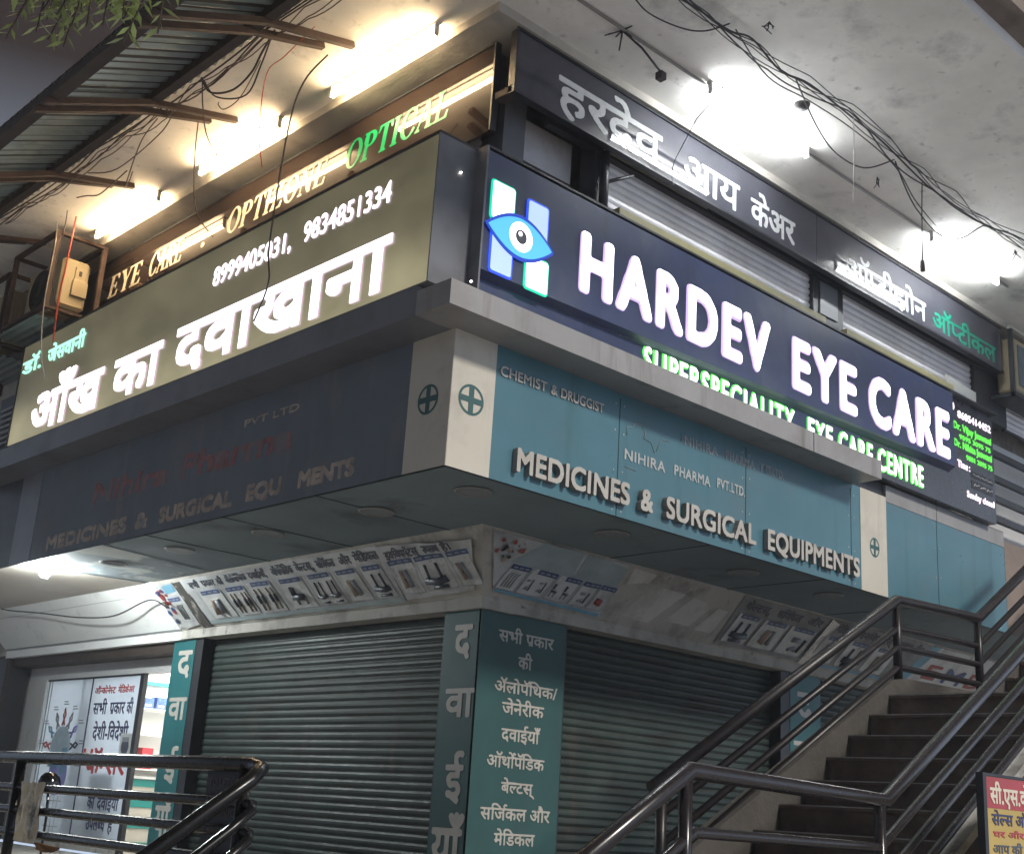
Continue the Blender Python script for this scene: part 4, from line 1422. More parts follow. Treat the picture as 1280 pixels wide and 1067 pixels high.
word_parts(T, [('कॅ[न]सर', -6.88, -5.93, 1.76, 1.97)], G3, 'vred', None, 'red_word', d0=0.0, d1=0.002, bold=0.07, n=30)
word_parts(T, [('सभी', -6.91, -6.57, 2.41, 2.54), ('प<कार', -6.50, -6.14, 2.41, 2.54), ('की', -6.10, -5.95, 2.41, 2.54), ('देशी-िवदेशी', -6.83, -5.98, 2.13, 2.28), ('की', -6.70, -6.52, 1.39, 1.52), ('दवाइयाँ', -6.46, -5.95, 1.39, 1.52),
               ('उपल[ब]ध', -6.66, -6.20, 1.17, 1.30), ('है', -6.14, -6.02, 1.17, 1.30)], G3, 'vnavy', None, 'navy_word', d0=0.0, d1=0.002, bold=0.042, n=30)
m = MB()      # picture of a virus-like cluster with awareness ribbons round it
cx, cy = -7.62, 2.02
disc(m, G3, cx, cy, 0.27, 0.0, 0.002, 'vpale', 24)
disc(m, G3, cx + 0.05, cy - 0.28, 0.24, 0.002, 0.0035, 'vviolet', 24)
fbox(m, G3, cx - 0.26, cx + 0.05, cy - 0.20, cy - 0.06, 0.0035, 0.005, 'pcyan')
fbox(m, G3, cx + 0.08, cx + 0.22, cy - 0.28, cy + 0.02, 0.0035, 0.005, 'pcyan')
for k in range(9):
    a = math.radians(-20 + 27.5 * k)
    ex, ey = cx + 0.40 * math.cos(a), cy + 0.40 * math.sin(a)
    mt = ['pred', 'pdark', 'vviolet', 'pgrey', 'pred', 'pgrey', 'pcyan', 'pred', 'pgrey'][k]
    pts = [(cx + 0.28 * math.cos(a - 0.12), cy + 0.28 * math.sin(a - 0.12)), (ex - 0.03 * math.sin(a), ey + 0.03 * math.cos(a)),
           (cx + 0.46 * math.cos(a), cy + 0.46 * math.sin(a)), (ex + 0.03 * math.sin(a), ey - 0.03 * math.cos(a)), (cx + 0.28 * math.cos(a + 0.12), cy + 0.28 * math.sin(a + 0.12))]
    m.tube([G3(u, v, 0.002) for u, v in pts], 0.012, mt, 5)
    ux, vx = cx + 0.56 * math.cos(a), cy + 0.52 * math.sin(a)
    for q in range(2):
        fbox(m, G3, ux - 0.07, ux + 0.06 - 0.03 * q, vx + 0.03 * q - 0.006, vx + 0.03 * q + 0.008, 0.0, 0.002, 'pgrey')
for k in range(3):
    fbox(m, G3, cx - 0.05 + 0.10 * k, cx - 0.042 + 0.10 * k, 1.10, 1.50, 0.0, 0.0015, 'pgrey')
    fbox(m, G3, cx - 0.12, cx + 0.26, 1.16 + 0.14 * k, 1.168 + 0.14 * k, 0.0015, 0.0025, 'pgrey')
m.build('vinyl_picture', T)
m = MB()
fbox(m, G3, -6.13, -5.87, 1.88, 2.20, 0.002, 0.006, 'pwhite')
disc(m, G3, -6.0, 2.06, 0.085, 0.006, 0.008, 'pdark', 16)
fbox(m, G3, -6.09, -5.91, 1.91, 1.97, 0.006, 0.008, 'pdark')
fbox(m, G3, -6.07, -5.93, 2.11, 2.16, 0.006, 0.009, 'pgrey')
m.build('sticker', T)
m = MB()
m.tube([G3(-6.85 + 0.09 * math.cos(a), 2.03 + 0.09 * math.sin(a), 0.003) for a in [math.pi + math.pi * k / 8 for k in range(9)]], 0.018, 'vred', 6)
m.build('red_arc', T)

# interior
m = MB()
m.box((0.32, 8.62, 0.95), (3.0, 8.70, 3.05), 'shopwall')
m.box((3.0, 4.5, 0.95), (3.08, 8.7, 3.05), 'shopwall')
m.box((0.32, 4.45, 0.95), (3.0, 4.52, 3.05), 'shopwall')
m.box((0.32, 4.45, 3.05), (3.05, 8.7, 3.09), 'shopwall')
m.box((0.34, 7.2, 0.95), (2.4, 7.26, 3.0), 'shopwall')
m.build('shop_interior', B)
m = MB()
m.box((0.36, 7.10, 2.84), (2.4, 7.20, 2.88), 'greenstripe')
m.build('green_cornice', B)
m = MB()
m.box((0.9, 4.9, 3.03), (2.3, 7.1, 3.048), 'shoplight')
m.box((0.9, 7.4, 3.03), (2.3, 8.5, 3.048), 'shoplight')
t = single(m, 'ceiling_panel_light', 'bright panel light on the ceiling inside the lit shop', 'ceiling light')
t = thing('display_shelves', (1.2, 7.1, 1.9), 'white wall shelves inside the lit shop beside the teal column', 'shelf')
for z in (2.55, 2.25, 1.86):
    m = MB()
    m.box((0.4, 6.86, z - 0.012), (2.3, 7.19, z), 'shopwall')
    m.build('shelf_board', t)
k = 0
for x, w, h, mt, lb in ((0.55, 0.10, 0.13, 'boxyellow', 'yellow carton on the top shelf'), (0.74, 0.13, 0.14, 'boxblue', 'blue and white carton next to the yellow one on the top shelf'),
                        (0.92, 0.13, 0.12, 'boxblue', 'second blue carton along the top shelf'), (1.09, 0.13, 0.14, 'boxblue', 'blue carton farthest right on the top shelf')):
    m = MB()
    m.box((x, 6.92, 2.551), (x + w, 7.06, 2.551 + h), mt)
    m.box((x + 0.02, 6.917, 2.575), (x + w - 0.03, 6.92, 2.60), 'pwhite')
    single(m, 'medicine_carton', lb, 'carton', 'cartons on the shop shelf')
m = MB()
m.box((0.98, 6.90, 1.861), (1.12, 7.05, 2.10), 'boxred')
m.box((1.0, 6.897, 1.95), (1.1, 6.90, 2.03), 'pwhite')
single(m, 'red_carton', 'red carton on the lowest shelf beside the potted plant', 'carton')
t = thing('potted_plant', (0.62, 6.98, 1.861), 'green leafy plant in a pale pot on the shop shelf', 'plant')
m = MB()
m.lathe([(0.0, 0), (0.06, 0), (0.075, 0.1), (0.07, 0.24), (0.06, 0.24), (0.055, 0.20), (0.0, 0.2)], (0.62, 6.98, 1.861), 'pot', 16)
m.build('pot', t)
m = MB()
for k in range(16):
    a, e = RND.uniform(0, 6.28), RND.uniform(0.3, 1.2)
    L = RND.uniform(0.10, 0.24)
    b = Vector((0.62, 6.98, 2.06))
    d = Vector((math.cos(a) * math.cos(e), math.sin(a) * math.cos(e), math.sin(e)))
    tip = b + d * L
    s = d.cross(Vector((0, 0, 1))).normalized() * 0.035
    m.tube([b, tip], 0.003, 'plant', 4, caps=False)
    m.poly([tip, tip + d * 0.03 + s, tip + d * 0.09 + Vector((0, 0, -0.02)), tip + d * 0.03 - s], 'plant')
m.build('leaves', t)
t = thing('striped_counter', (1.0, 6.2, 0.95), 'green and cream striped shop counter behind the teal column', 'counter')
m = MB()
m.box((0.34, 6.2, 0.95), (1.9, 6.7, 1.74), 'creamstripe')
m.build('body', t)
m = MB()
for z in (1.00, 1.22, 1.44, 1.66):
    m.box((0.338, 6.19, z), (1.9, 6.2, z + 0.075), 'greenstripe')
m.build('green_stripes', t)
m = MB()
m.box((0.33, 6.17, 1.742), (1.92, 6.72, 1.77), 'shopwall')
m.build('counter_top', t)

# lettering on the pillars
def board_text(fr, mat, rows, name, label, loc, n=28, bold=0.03):
    t = thing(name, loc, label, 'sign')
    for grp, items in rows:
        word_parts(t, items, fr, mat, None, grp, d0=0.0, d1=0.003, bold=bold, n=n)
    return t


PR = onR(-0.005)
board_text(PR, 'letter', [('text_row', [
    ('सभी प<कार', 0.18, 0.78, 2.875, 2.962), ('की', 0.40, 0.555, 2.69, 2.782), ('ॲलोपॅिथक/', 0.17, 0.845, 2.495, 2.578), ('जेनेरीक', 0.26, 0.71, 2.337, 2.425),
    ('दवाईयाँ', 0.27, 0.685, 2.142, 2.232), ('ऑथो>पॅिडक', 0.14, 0.745, 1.945, 2.03), ('बे[ल]टस्', 0.30, 0.655, 1.765, 1.845), ('सिज>कल और', 0.11, 0.835, 1.568, 1.655),
    ('मेिडकल', 0.26, 0.685, 1.392, 1.478), ('इ[क]िवपमे', 0.2, 0.72, 1.20, 1.29)])],
    'pillar_text_board', 'teal pillar face with ten rows of small cream Hindi words', (0.45, -0.006, 0.95), bold=0.035)
PL_ = onL(-0.007)
board_text(PL_, 'letter', [('big_letter', [('द', -0.29, -0.08, 2.735, 2.985), ('वा', -0.345, 0.0 - 0.01, 2.285, 2.50), ('ई', -0.28, -0.07, 1.70, 1.945), ('याँ', -0.385, -0.02, 1.20, 1.49)])],
           'pillar_letter_board', 'shaded teal pillar face with large cream Hindi letters one above another, at the corner', (-0.007, 0.2, 0.95), n=40, bold=0.05)
board_text(PL_, 'letter', [('big_letter', [('द', -4.54, -4.26, 2.725, 2.985), ('वा', -4.60, -4.25, 2.30, 2.52), ('ई', -4.52, -4.28, 1.73, 1.96), ('याँ', -4.58, -4.26, 1.20, 1.49)])],
           'column_letter_board', 'bright teal column with large white Hindi letters beside the lit shop', (-0.007, 4.45, 0.95), n=40, bold=0.05)
board_text(PR, 'letter', [('big_letter', [('द', 4.12, 4.40, 2.66, 2.93), ('वा', 4.06, 4.48, 2.22, 2.46), ('ई', 4.15, 4.38, 1.75, 1.98)])],
           'stair_side_letter_board', 'teal column with cream Hindi letters half hidden behind the stair railing', (4.27, -0.006, 0.95), n=40, bold=0.05)

# ================================================================== POSTER BANNERS ON THE SLOPING PANELS
def wr(u, v, seed, amp):
    return amp * (math.sin(u * 7.1 + seed) * math.sin(v * 9.0 + seed * 2) + 0.6 * math.sin(u * 17 + v * 11 + seed * 3) + 0.5 * math.sin(u * 3.1 - v * 23 + seed)) + amp * 1.8


def sheet(mb, fr, pts, d, m, seed=1.0, amp=0.004, nu=None, nv=8):
    """four-cornered piece of banner (bl, br, tr, tl) that follows the wrinkles"""
    (a, b, c, e) = pts
    L = math.hypot(b[0] - a[0], b[1] - a[1])
    H = math.hypot(e[0] - a[0], e[1] - a[1])
    nu = max(1, int(L / 0.05))
    nv = max(1, int(H / 0.05))
    vs = []
    for i in range(nu + 1):
        for j in range(nv + 1):
            s, t_ = i / nu, j / nv
            u = (a[0] * (1 - s) + b[0] * s) * (1 - t_) + (e[0] * (1 - s) + c[0] * s) * t_
            v = (a[1] * (1 - s) + b[1] * s) * (1 - t_) + (e[1] * (1 - s) + c[1] * s) * t_
            vs.append(fr(u, v, d + wr(u, v, seed, amp)))
    fs = []
    for i in range(nu):
        for j in range(nv):
            o = i * (nv + 1) + j
            fs.append((o, o + nv + 1, o + nv + 2, o + 1))
    mb.mesh(vs, fs, m)


def wfr(fr, seed, amp, d0):
    return lambda u, v, d: fr(u, v, d0 + d + wr(u, v, seed, amp))


def figure(mb, fr, u, v, w, h, kind, seed, amp, d):
    def f(x, y):
        uu, vv = u + (x - .5) * w, v + y * h
        return (uu, vv)

    def stroke(pts, r, m):
        P = []
        for x, y in pts:
            uu, vv = f(x, y)
            P.append(fr(uu, vv, d + wr(uu, vv, seed, amp)))
        mb.tube(P, r, m, 5)
    if kind == 'legs':
        for o in (0.25, 0.70):
            stroke([(o, 0.05), (o + 0.06, 0.5), (o - 0.04, 1.0)], w * 0.06, 'pskin')
            stroke([(o + 0.03, 0.38), (o + 0.02, 0.72)], w * 0.11, 'pdark')
    elif kind == 'belt':
        stroke([(0.1, 0.35), (0.5, 0.28), (0.9, 0.35)], w * 0.13, 'pdark')
        stroke([(0.25, 0.4), (0.28, 0.95)], w * 0.05, 'pdark')
        stroke([(0.75, 0.4), (0.72, 0.95)], w * 0.05, 'pdark')
        stroke([(0.2, 0.05), (0.8, 0.05)], w * 0.07, 'pdark')
    elif kind == 'chair':
        stroke([(0.3, 0.1), (0.3, 0.9)], w * 0.04, 'pgrey')
        stroke([(0.25, 0.45), (0.75, 0.42)], w * 0.12, 'pdark')
        stroke([(0.7, 0.1), (0.75, 0.42)], w * 0.04, 'pgrey')
        stroke([(0.3, 0.6), (0.35, 0.9)], w * 0.10, 'pdark')
    elif kind == 'sticks':
        for o in (0.2, 0.38, 0.56, 0.74):
            stroke([(o, 0.05), (o + 0.06, 0.8), (o + 0.14, 0.95)], w * 0.03, 'pgrey')
    elif kind == 'bag':
        stroke([(0.45, 0.25), (0.5, 0.6)], w * 0.22, 'pred')
        stroke([(0.55, 0.25), (0.6, 0.6)], w * 0.20, 'pred')
    elif kind == 'cup':
        stroke([(0.3, 0.7), (0.6, 0.72)], w * 0.09, 'pgrey')
        stroke([(0.35, 0.2), (0.6, 0.32), (0.62, 0.18)], w * 0.06, 'pgrey')
        stroke([(0.8, 0.15), (0.86, 0.8)], w * 0.05, 'pdark')
    else:
        stroke([(0.35, 0.2), (0.4, 0.85)], w * 0.12, 'pskin')
        stroke([(0.65, 0.2), (0.6, 0.85)], w * 0.10, 'pgrey')
        stroke([(0.4, 0.5), (0.6, 0.5)], w * 0.07, 'pdark')


def cell(par, fr, u0, u1, v0, v1, kind, seed, amp, skew=0.0, hdr=(0.25, 1.0), n=1, back=True):
    mb = MB()
    if back:
        sheet(mb, fr, [(u0, v0), (u1, v0), (u1 + skew, v1), (u0 + skew, v1)], 0.0095, 'pwhite', seed, amp)
    hh = v1 - 0.045
    a, b = u0 + (u1 - u0) * hdr[0], u0 + (u1 - u0) * hdr[1]
    sheet(mb, fr, [(a + skew, hh), (b + skew, hh), (b + skew, v1), (a + skew, v1)], 0.0118, 'pblue', seed, amp)
    w = (u1 - u0) / n
    for k in range(n):
        figure(mb, fr, u0 + w * (k + .5), v0 + 0.02, w * 0.8, (v1 - v0) - 0.09, kind, seed, amp, 0.0135)
    for ua, ub, va, vb in ((u0, u1, v0, v0 + 0.005), (u0, u0 + 0.006, v0, v1), (u1 - 0.006, u1, v0, v1)):
        ka, kb = skew * (va - v0) / (v1 - v0), skew * (vb - v0) / (v1 - v0)
        sheet(mb, fr, [(ua + ka, va), (ub + ka, va), (ub + kb, vb), (ua + kb, vb)], 0.0112, 'pgrey', seed, amp)
    fz = wfr(fr, seed, amp, 0.0122)
    for k in range(3):
        du = (b - a) * 0.3
        fbox(mb, fz, a + skew + 0.02 + du * k, a + skew + 0.02 + du * (k + .7), hh + 0.014, hh + 0.030, 0, 0.001, 'pgrey')
    mb.build('product_picture', par)


BN = 'poster banners over the shutters'
t = thing('poster_banner', onSL(-4.2, 0.1, 0), 'torn banner strip with red flowers next to the white sloping panel', 'banner', BN)
m = MB()
sheet(m, onSL, [(-4.47, 0.03), (-4.02, 0.05), (-4.08, 0.565), (-4.45, 0.55)], 0.006, 'paper', 2.0, 0.004)
flex = m.build('flex_sheet', t)
m = MB()
for k in range(16):
    u, v, r = RND.uniform(-4.44, -4.30), RND.uniform(0.06, 0.52), RND.uniform(0.012, 0.05)
    pts = [(u + r * math.cos(a) * RND.uniform(.6, 1.2), v + r * math.sin(a) * RND.uniform(.6, 1.2)) for a in [k2 * 0.9 for k2 in range(7)]]
    m.mesh([onSL(x, y, 0.022) for x, y in pts], [tuple(range(7))], RND.choice(['pred', 'pred', 'torn', 'pblue']))
sheet(m, onSL, [(-4.33, 0.02), (-4.02, 0.06), (-4.10, 0.42), (-4.33, 0.40)], 0.010, 'pwhite', 2.0, 0.004)
cell(flex, onSL, -4.29, -4.07, 0.10, 0.39, 'sticks', 2.0, 0.004, -0.03, (0, 1))
sheet(m, onSL, [(-4.28, 0.44), (-4.09, 0.45), (-4.09, 0.545), (-4.28, 0.535)], 0.008, 'pcyan', 2.0, 0.004)
m.build('print', flex)
m = MB()
sheet(m, onSL, [(-4.02, 0.0), (-3.84, 0.02), (-3.90, 0.55), (-4.06, 0.55)], 0.003, 'torn', 3.0, 0.006)
m.build('torn_backing', t)

t = thing('poster_banner', onSL(-2.0, 0.1, 0), 'long grey banner of orthopaedic products with a Hindi heading, over the left shutter', 'banner', BN)
sd, am = 5.0, 0.0035
m = MB()
sheet(m, onSL, [(-3.86, 0.04), (-2.40, 0.035), (-2.44, 0.575), (-3.92, 0.565)], 0.004, 'paper', sd, am)
sheet(m, onSL, [(-2.39, 0.035), (-0.82, 0.03), (-0.80, 0.575), (-2.43, 0.580)], 0.006, 'paper', sd, am)
sheet(m, onSL, [(-0.80, 0.05), (0.02, 0.07), (0.30, 0.50), (-0.80, 0.57)], 0.009, 'paper', 7.7, 0.009)
flex = m.build('flex_sheet', t)
m = MB()


HK = dict(d0=0.0, d1=0.002, bold=0.06, n=22)
word_parts(flex, [('सभी', -3.80, -3.62, 0.452, 0.522), ('प<कार', -3.57, -3.33, 0.452, 0.522), ('की', -3.29, -3.19, 0.452, 0.522), ('ॲलोपॅिथक', -3.14, -2.80, 0.452, 0.522), ('दवाईयाँ,', -2.76, -2.46, 0.452, 0.522)], wfr(onSL, sd, am, 0.006), 'pdark', None, 'heading_word', **HK)
word_parts(flex, [('ऑथो>पॅिडक', -2.37, -2.04, 0.452, 0.530), ('बे[ल]टस्,', -2.00, -1.74, 0.452, 0.530), ('सिज>कल', -1.69, -1.42, 0.452, 0.530), ('और', -1.36, -1.20, 0.450, 0.530), ('मेिडकल', -1.15, -0.84, 0.450, 0.530)], wfr(onSL, sd, am, 0.008), 'pdark', None, 'heading_word', **HK)
word_parts(flex, [('इ[क]िवपमेंटस्', -0.74, -0.33, 0.440, 0.51), ('उपल[ब]ध', -0.29, -0.08, 0.440, 0.51), ('है।', -0.05, 0.04, 0.440, 0.51)], wfr(onSL, 7.7, 0.009, 0.011), 'pdark', None, 'heading_word', **HK)
xs = [-3.72, -3.26, -2.86, -2.38, -1.94, -1.52, -1.16, -0.83]
kd = ['figure', 'legs', 'legs', 'chair', 'belt', 'figure', 'belt']
for i, kname in enumerate(kd):
    if i == 2:
        continue
    cell(flex, onSL, xs[i] + 0.02, xs[i + 1] - 0.03, 0.09, 0.41, kname, sd, am, -0.03, (0.15, 0.95), 2 if kname in ('legs', 'belt') and i < 5 else 1)
cell(flex, onSL, -2.84, -2.45, 0.09, 0.42, 'legs', sd, am, -0.03, (0.2, 0.95), 2)
for i, (a, b, kname) in enumerate(((-0.78, -0.50, 'figure'), (-0.46, -0.12, 'belt'), (-0.08, 0.16, 'figure'))):
    cell(flex, onSL, a, b, 0.11, 0.43, kname, 7.7, 0.009, 0.03, (0.0, 1.0), 1)
sheet(m, onSL, [(-3.86, 0.04), (-2.40, 0.035), (-2.40, 0.075), (-3.86, 0.08)], 0.0065, 'paper2', sd, am)
sheet(m, onSL, [(-2.39, 0.035), (-0.82, 0.03), (-0.82, 0.075), (-2.39, 0.075)], 0.0085, 'paper2', sd, am)
m.build('product_print', flex)

t = thing('poster_banner', onSR(0.5, 0.1, 0), 'stained banner of surgical products with a red rucksack picture, right of the corner', 'banner', BN)
sd, am = 9.0, 0.004
m = MB()
sheet(m, onSR, [(0.0, 0.07), (1.20, 0.04), (1.12, 0.58), (-0.36, 0.575)], 0.005, 'paper', sd, am)
sheet(m, onSR, [(-0.02, 0.36), (0.64, 0.34), (0.62, 0.58), (0.18, 0.585)], 0.007, 'paper2', sd, am)
sheet(m, onSR, [(0.66, 0.34), (1.16, 0.33), (1.12, 0.55), (0.66, 0.58)], 0.010, 'paper2', sd, am)
flex = m.build('flex_sheet', t)
m = MB()
for k in range(14):
    u, v, r = RND.uniform(-0.24, 0.05), RND.uniform(0.36, 0.54), RND.uniform(0.008, 0.035)
    pts = [(u + r * math.cos(a) * RND.uniform(.5, 1.3), v + r * math.sin(a) * RND.uniform(.5, 1.3)) for a in [k2 * 0.9 for k2 in range(7)]]
    m.mesh([onSR(x, y, 0.026) for x, y in pts], [tuple(range(7))], RND.choice(['pred', 'torn', 'torn', 'pskin']))
for a, b, kname, n_, hd in ((-0.02, 0.18, 'sticks', 1, (0, 1)), (0.20, 0.47, 'cup', 2, (0.25, 1)), (0.49, 0.74, 'chair', 2, (0.3, 1)), (0.77, 0.96, 'cup', 1, (0, 1)), (0.98, 1.15, 'bag', 1, (0, 1))):
    cell(flex, onSR, a, b, 0.10, 0.345, kname, sd, am, 0.03, hd, n_)
sheet(m, onSR, [(0.0, 0.07), (1.18, 0.042), (1.18, 0.075), (0.0, 0.095)], 0.0085, 'pcyan', sd, am)
m.build('product_print', flex)

t = thing('poster_banner', onSR(3.5, 0.1, 0), 'pale blue banner of belts with a Hindi heading, seen through the stair railing', 'banner', BN)
sd, am = 13.0, 0.003
m = MB()
sheet(m, onSR, [(2.72, 0.03), (4.06, 0.03), (4.02, 0.575), (2.68, 0.575)], 0.005, 'paper', sd, am)
sheet(m, onSR, [(4.08, 0.03), (5.75, 0.03), (5.95, 0.575), (4.06, 0.575)], 0.008, 'paper', sd, am)
flex = m.build('flex_sheet', t)
word_parts(flex, [('बे[ल]टस्,', 2.78, 3.14, 0.45, 0.53), ('सिज>कल', 3.24, 3.62, 0.45, 0.53), ('और', 3.72, 3.96, 0.45, 0.53)], wfr(onSR, sd, am, 0.008), 'pdark', None, 'heading_word', **HK)
word_parts(flex, [('मेिडकल', 4.20, 4.55, 0.45, 0.53), ('इ[क]िवपमेंटस्', 4.63, 5.22, 0.45, 0.53), ('उपल[ब]ध', 5.29, 5.6, 0.45, 0.53), ('है।', 5.66, 5.8, 0.45, 0.53)], wfr(onSR, sd, am, 0.010), 'pdark', None, 'heading_word', **HK)
for a, b, kname in ((2.76, 3.10, 'belt'), (3.14, 3.52, 'figure'), (3.56, 3.98, 'cup'), (4.14, 4.50, 'chair'), (4.56, 4.96, 'belt'), (5.02, 5.42, 'figure')):
    cell(flex, onSR, a, b, 0.08, 0.40, kname, sd, am, 0.0, (0.15, 0.9), 1)
sheet(m, onSR, [(4.1, 0.03), (5.72, 0.03), (5.72, 0.06), (4.1, 0.06)], 0.0095, 'pcyan', sd, am)
m.build('product_print', flex)
t = thing('company_banner', onSR(6.4, 0.1, 0), 'white banner with red and blue capital letters, behind the stair landing', 'banner', BN)
m = MB()
sheet(m, onSR, [(5.78, 0.03), (8.6, 0.03), (8.6, 0.575), (5.98, 0.575)], 0.006, 'pwhite', 15, 0.003)
sheet(m, onSR, [(5.72, 0.03), (5.90, 0.03), (6.10, 0.575), (5.92, 0.575)], 0.010, 'pcyan', 15, 0.003)
flex = m.build('flex_sheet', t)
for ch, u0, u1, mt in (('E', 6.14, 6.42, 'pred'), ('M', 6.55, 6.92, 'pblue'), ('D', 7.05, 7.35, 'pred')):
    word_parts(flex, [(ch, u0, u1, 0.16, 0.36)], wfr(onSR, 15, 0.003, 0.008), mt, None, 'letter', d0=0, d1=0.003, bold=0.03, n=24, script='lat')
word_parts(flex, [('आप की सेवा', 6.05, 6.9, 0.06, 0.11)], wfr(onSR, 15, 0.003, 0.008), 'pdark', None, 'small_words', d0=0, d1=0.002, bold=0.04, n=20)
m = MB()
m.mesh([onSR(4.02 + du, v, d) for du, v, d in ((0, 0.02, 0.02), (0.10, 0.03, 0.05), (0.06, 0.3, 0.03), (0.12, 0.56, 0.05), (0.02, 0.58, 0.02), (-0.03, 0.3, 0.045))],
       [(0, 1, 2, 5), (5, 2, 3, 4)], 'foil')
single(m, 'silver_tape', 'crumpled silver tape over the banner seam beside the stair railing', 'tape')

# ================================================================== STAIRCASE (right)
T = thing('concrete_staircase', (1.0, -2.8, 0.95), 'dark concrete staircase rising to the right in front of the shuttered shops', 'staircase')
RS, TR, X0, Z0 = 0.168, 0.2755, -0.33, 0.95
YI, YO = -2.17, -3.42
m = MB()
for k in range(10):
    z = Z0 + RS * (k + 1)
    x = X0 + TR * k
    x1 = x + TR if k < 9 else 3.72
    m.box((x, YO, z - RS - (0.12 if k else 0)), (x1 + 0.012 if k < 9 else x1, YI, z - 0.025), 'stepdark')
for k in range(9):
    z = Z0 + 10 * RS + RS * (k + 1)
    x = 3.72 + TR * k
    m.box((x, YO, z - RS - 0.12), (x + TR + 0.012, YI, z - 0.025), 'stepdark')
m.build('steps', T)
m = MB()
for k in range(10):
    z = Z0 + RS * (k + 1)
    x = X0 + TR * k
    m.box((x - 0.02, YO, z - 0.025), ((x + TR - 0.02) if k < 9 else 3.70, YI, z), 'stepdark')
    m.box((x - 0.0225, YO, z - 0.008), (x - 0.02, YI, z - 0.001), 'nosing_highlight')
for k in range(9):
    z = Z0 + 10 * RS + RS * (k + 1)
    x = 3.72 + TR * k
    m.box((x - 0.02, YO, z - 0.025), (x + TR - 0.02, YI, z), 'stepdark')
m.build('treads', T)


def slope_wall(mb, y0, y1, pts_top, drop, mat):
    for (xa, za), (xb, zb) in zip(pts_top[:-1], pts_top[1:]):
        vs = [(xa, y0, za - drop), (xb, y0, zb - drop), (xb, y0, zb), (xa, y0, za), (xa, y1, za - drop), (xb, y1, zb - drop), (xb, y1, zb), (xa, y1, za)]
        mb.mesh(vs, [(0, 1, 2, 3), (7, 6, 5, 4), (0, 4, 5, 1), (3, 2, 6, 7), (0, 3, 7, 4), (1, 5, 6, 2)], mat)


m = MB()
tops = [(-1.0, 1.0), (2.20, 2.745), (2.38, 2.775), (3.66, 2.80), (6.3, 4.40)]
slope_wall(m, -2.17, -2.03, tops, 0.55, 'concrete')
m.build('inner_stringer', T)
m = MB()
slope_wall(m, -3.56, -3.42, [(-0.45, 1.03), (2.35, 2.745), (3.7, 2.78), (6.3, 4.38)], 0.06, 'whitepaint')
slope_wall(m, -3.54, -3.422, [(-0.45, 0.969), (2.35, 2.684), (3.7, 2.719), (6.3, 4.319)], 0.5, 'concrete')
m.build('outer_stringer', T)


def pipe(name, T_, path, r, mat, n=12, **kw):
    mb = MB()
    mb.tube(path, r, mat, n)
    return mb.build(name, T_, **kw)


T = thing('stair_railing', (1.5, -2.1, 1.0), 'dark brown pipe railing on the inner side of the stair, turning level at the landing', 'railing')
pipe('handrail', T, [(-0.43, -2.1, 1.815), (2.385, -2.1, 3.375), (3.68, -2.1, 3.425), (5.4, -2.1, 4.48)], 0.042, 'railbrown')
for z0, z1, z2, z3 in ((1.705, 3.158, 3.194, 4.24), (1.53, 3.017, 3.041, 4.09), (1.37, 2.865, 2.88, 3.93)):
    pipe('rail_bar', T, [(-0.33, -2.1, z0 - 0.03), (2.385, -2.1, z1), (3.66, -2.1, z2), (5.4, -2.1, z3)], 0.026, 'railbrown', 8)
for x, za, zb in ((-0.34, 0.95, 1.86), (2.385, 2.7, 3.36), (3.67, 2.78, 3.42)):
    pipe('post', T, [(x, -2.1, za), (x, -2.1, zb)], 0.034, 'railbrown', 10)

T = thing('stair_outer_railing', (0.0, -3.5, 1.0), 'shiny grey pipe railing in front of the stair, level then rising to the right', 'railing')
pipe('handrail', T, [(-3.4, -3.5, 0.90), (-1.82, -3.5, 1.845), (-0.20, -3.5, 1.80), (3.2, -3.5, 3.84)], 0.040, 'railgrey')
for (a, b, c, d_) in ((0.642, 1.585, 1.565, 3.64), ):
    pipe('rail_bar', T, [(-3.4, -3.5, a), (-1.78, -3.5, b), (-0.26, -3.5, c), (3.2, -3.5, d_)], 0.027, 'railgrey', 8)
pipe('rail_bar', T, [(-3.4, -3.5, 0.46), (-1.75, -3.5, 1.41), (-0.26, -3.5, 1.39), (3.2, -3.5, 3.475)], 0.027, 'railgrey', 8)
pipe('rail_bar', T, [(-3.4, -3.5, 0.26), (-1.72, -3.5, 1.22), (-0.26, -3.5, 1.22), (3.2, -3.5, 3.33)], 0.027, 'railgrey', 8)
for x, za, zb in ((-0.25, 0.94, 1.79), (-1.84, 0.94, 1.82), (2.4, 2.7, 3.35)):
    pipe('post', T, [(x, -3.5, za), (x, -3.5, zb)], 0.031, 'railgrey', 10)

t = thing('sales_office_poster', (0.75, -3.9, 1.0), 'red and yellow Hindi notice board in a black frame at the lower right', 'notice board')
FP = onR(-3.9)
m = MB()
fbox(m, FP, 0.12, 1.40, 0.95, 1.96, -0.03, 0.0, 'yellow')
fbox(m, FP, 0.12, 1.40, 1.80, 1.958, 0.0, 0.002, 'pink')
m.build('panel', t)
m = MB()
fbox(m, FP, 0.085, 0.12, 0.3, 1.975, -0.035, 0.006, 'dark')
fbox(m, FP, 1.40, 1.43, 0.3, 1.975, -0.035, 0.006, 'dark')
fbox(m, FP, 0.12, 1.40, 1.96, 1.975, -0.035, 0.006, 'dark')
m.build('frame', t)
m = MB()
write(m, 'सी.एस.के.', FP, 0.155, 0.62, 1.822, 1.905, 'cletter', None, 0.002, 0.005, 0.055, 30)
m.build('cream_lettering', t)
m = MB()
write(m, 'से[ल]स ऑिफस', FP, 0.17, 0.78, 1.715, 1.772, 'vnavy', None, 0.0, 0.003, 0.05, 28)
m.build('navy_lettering', t)
m = MB()
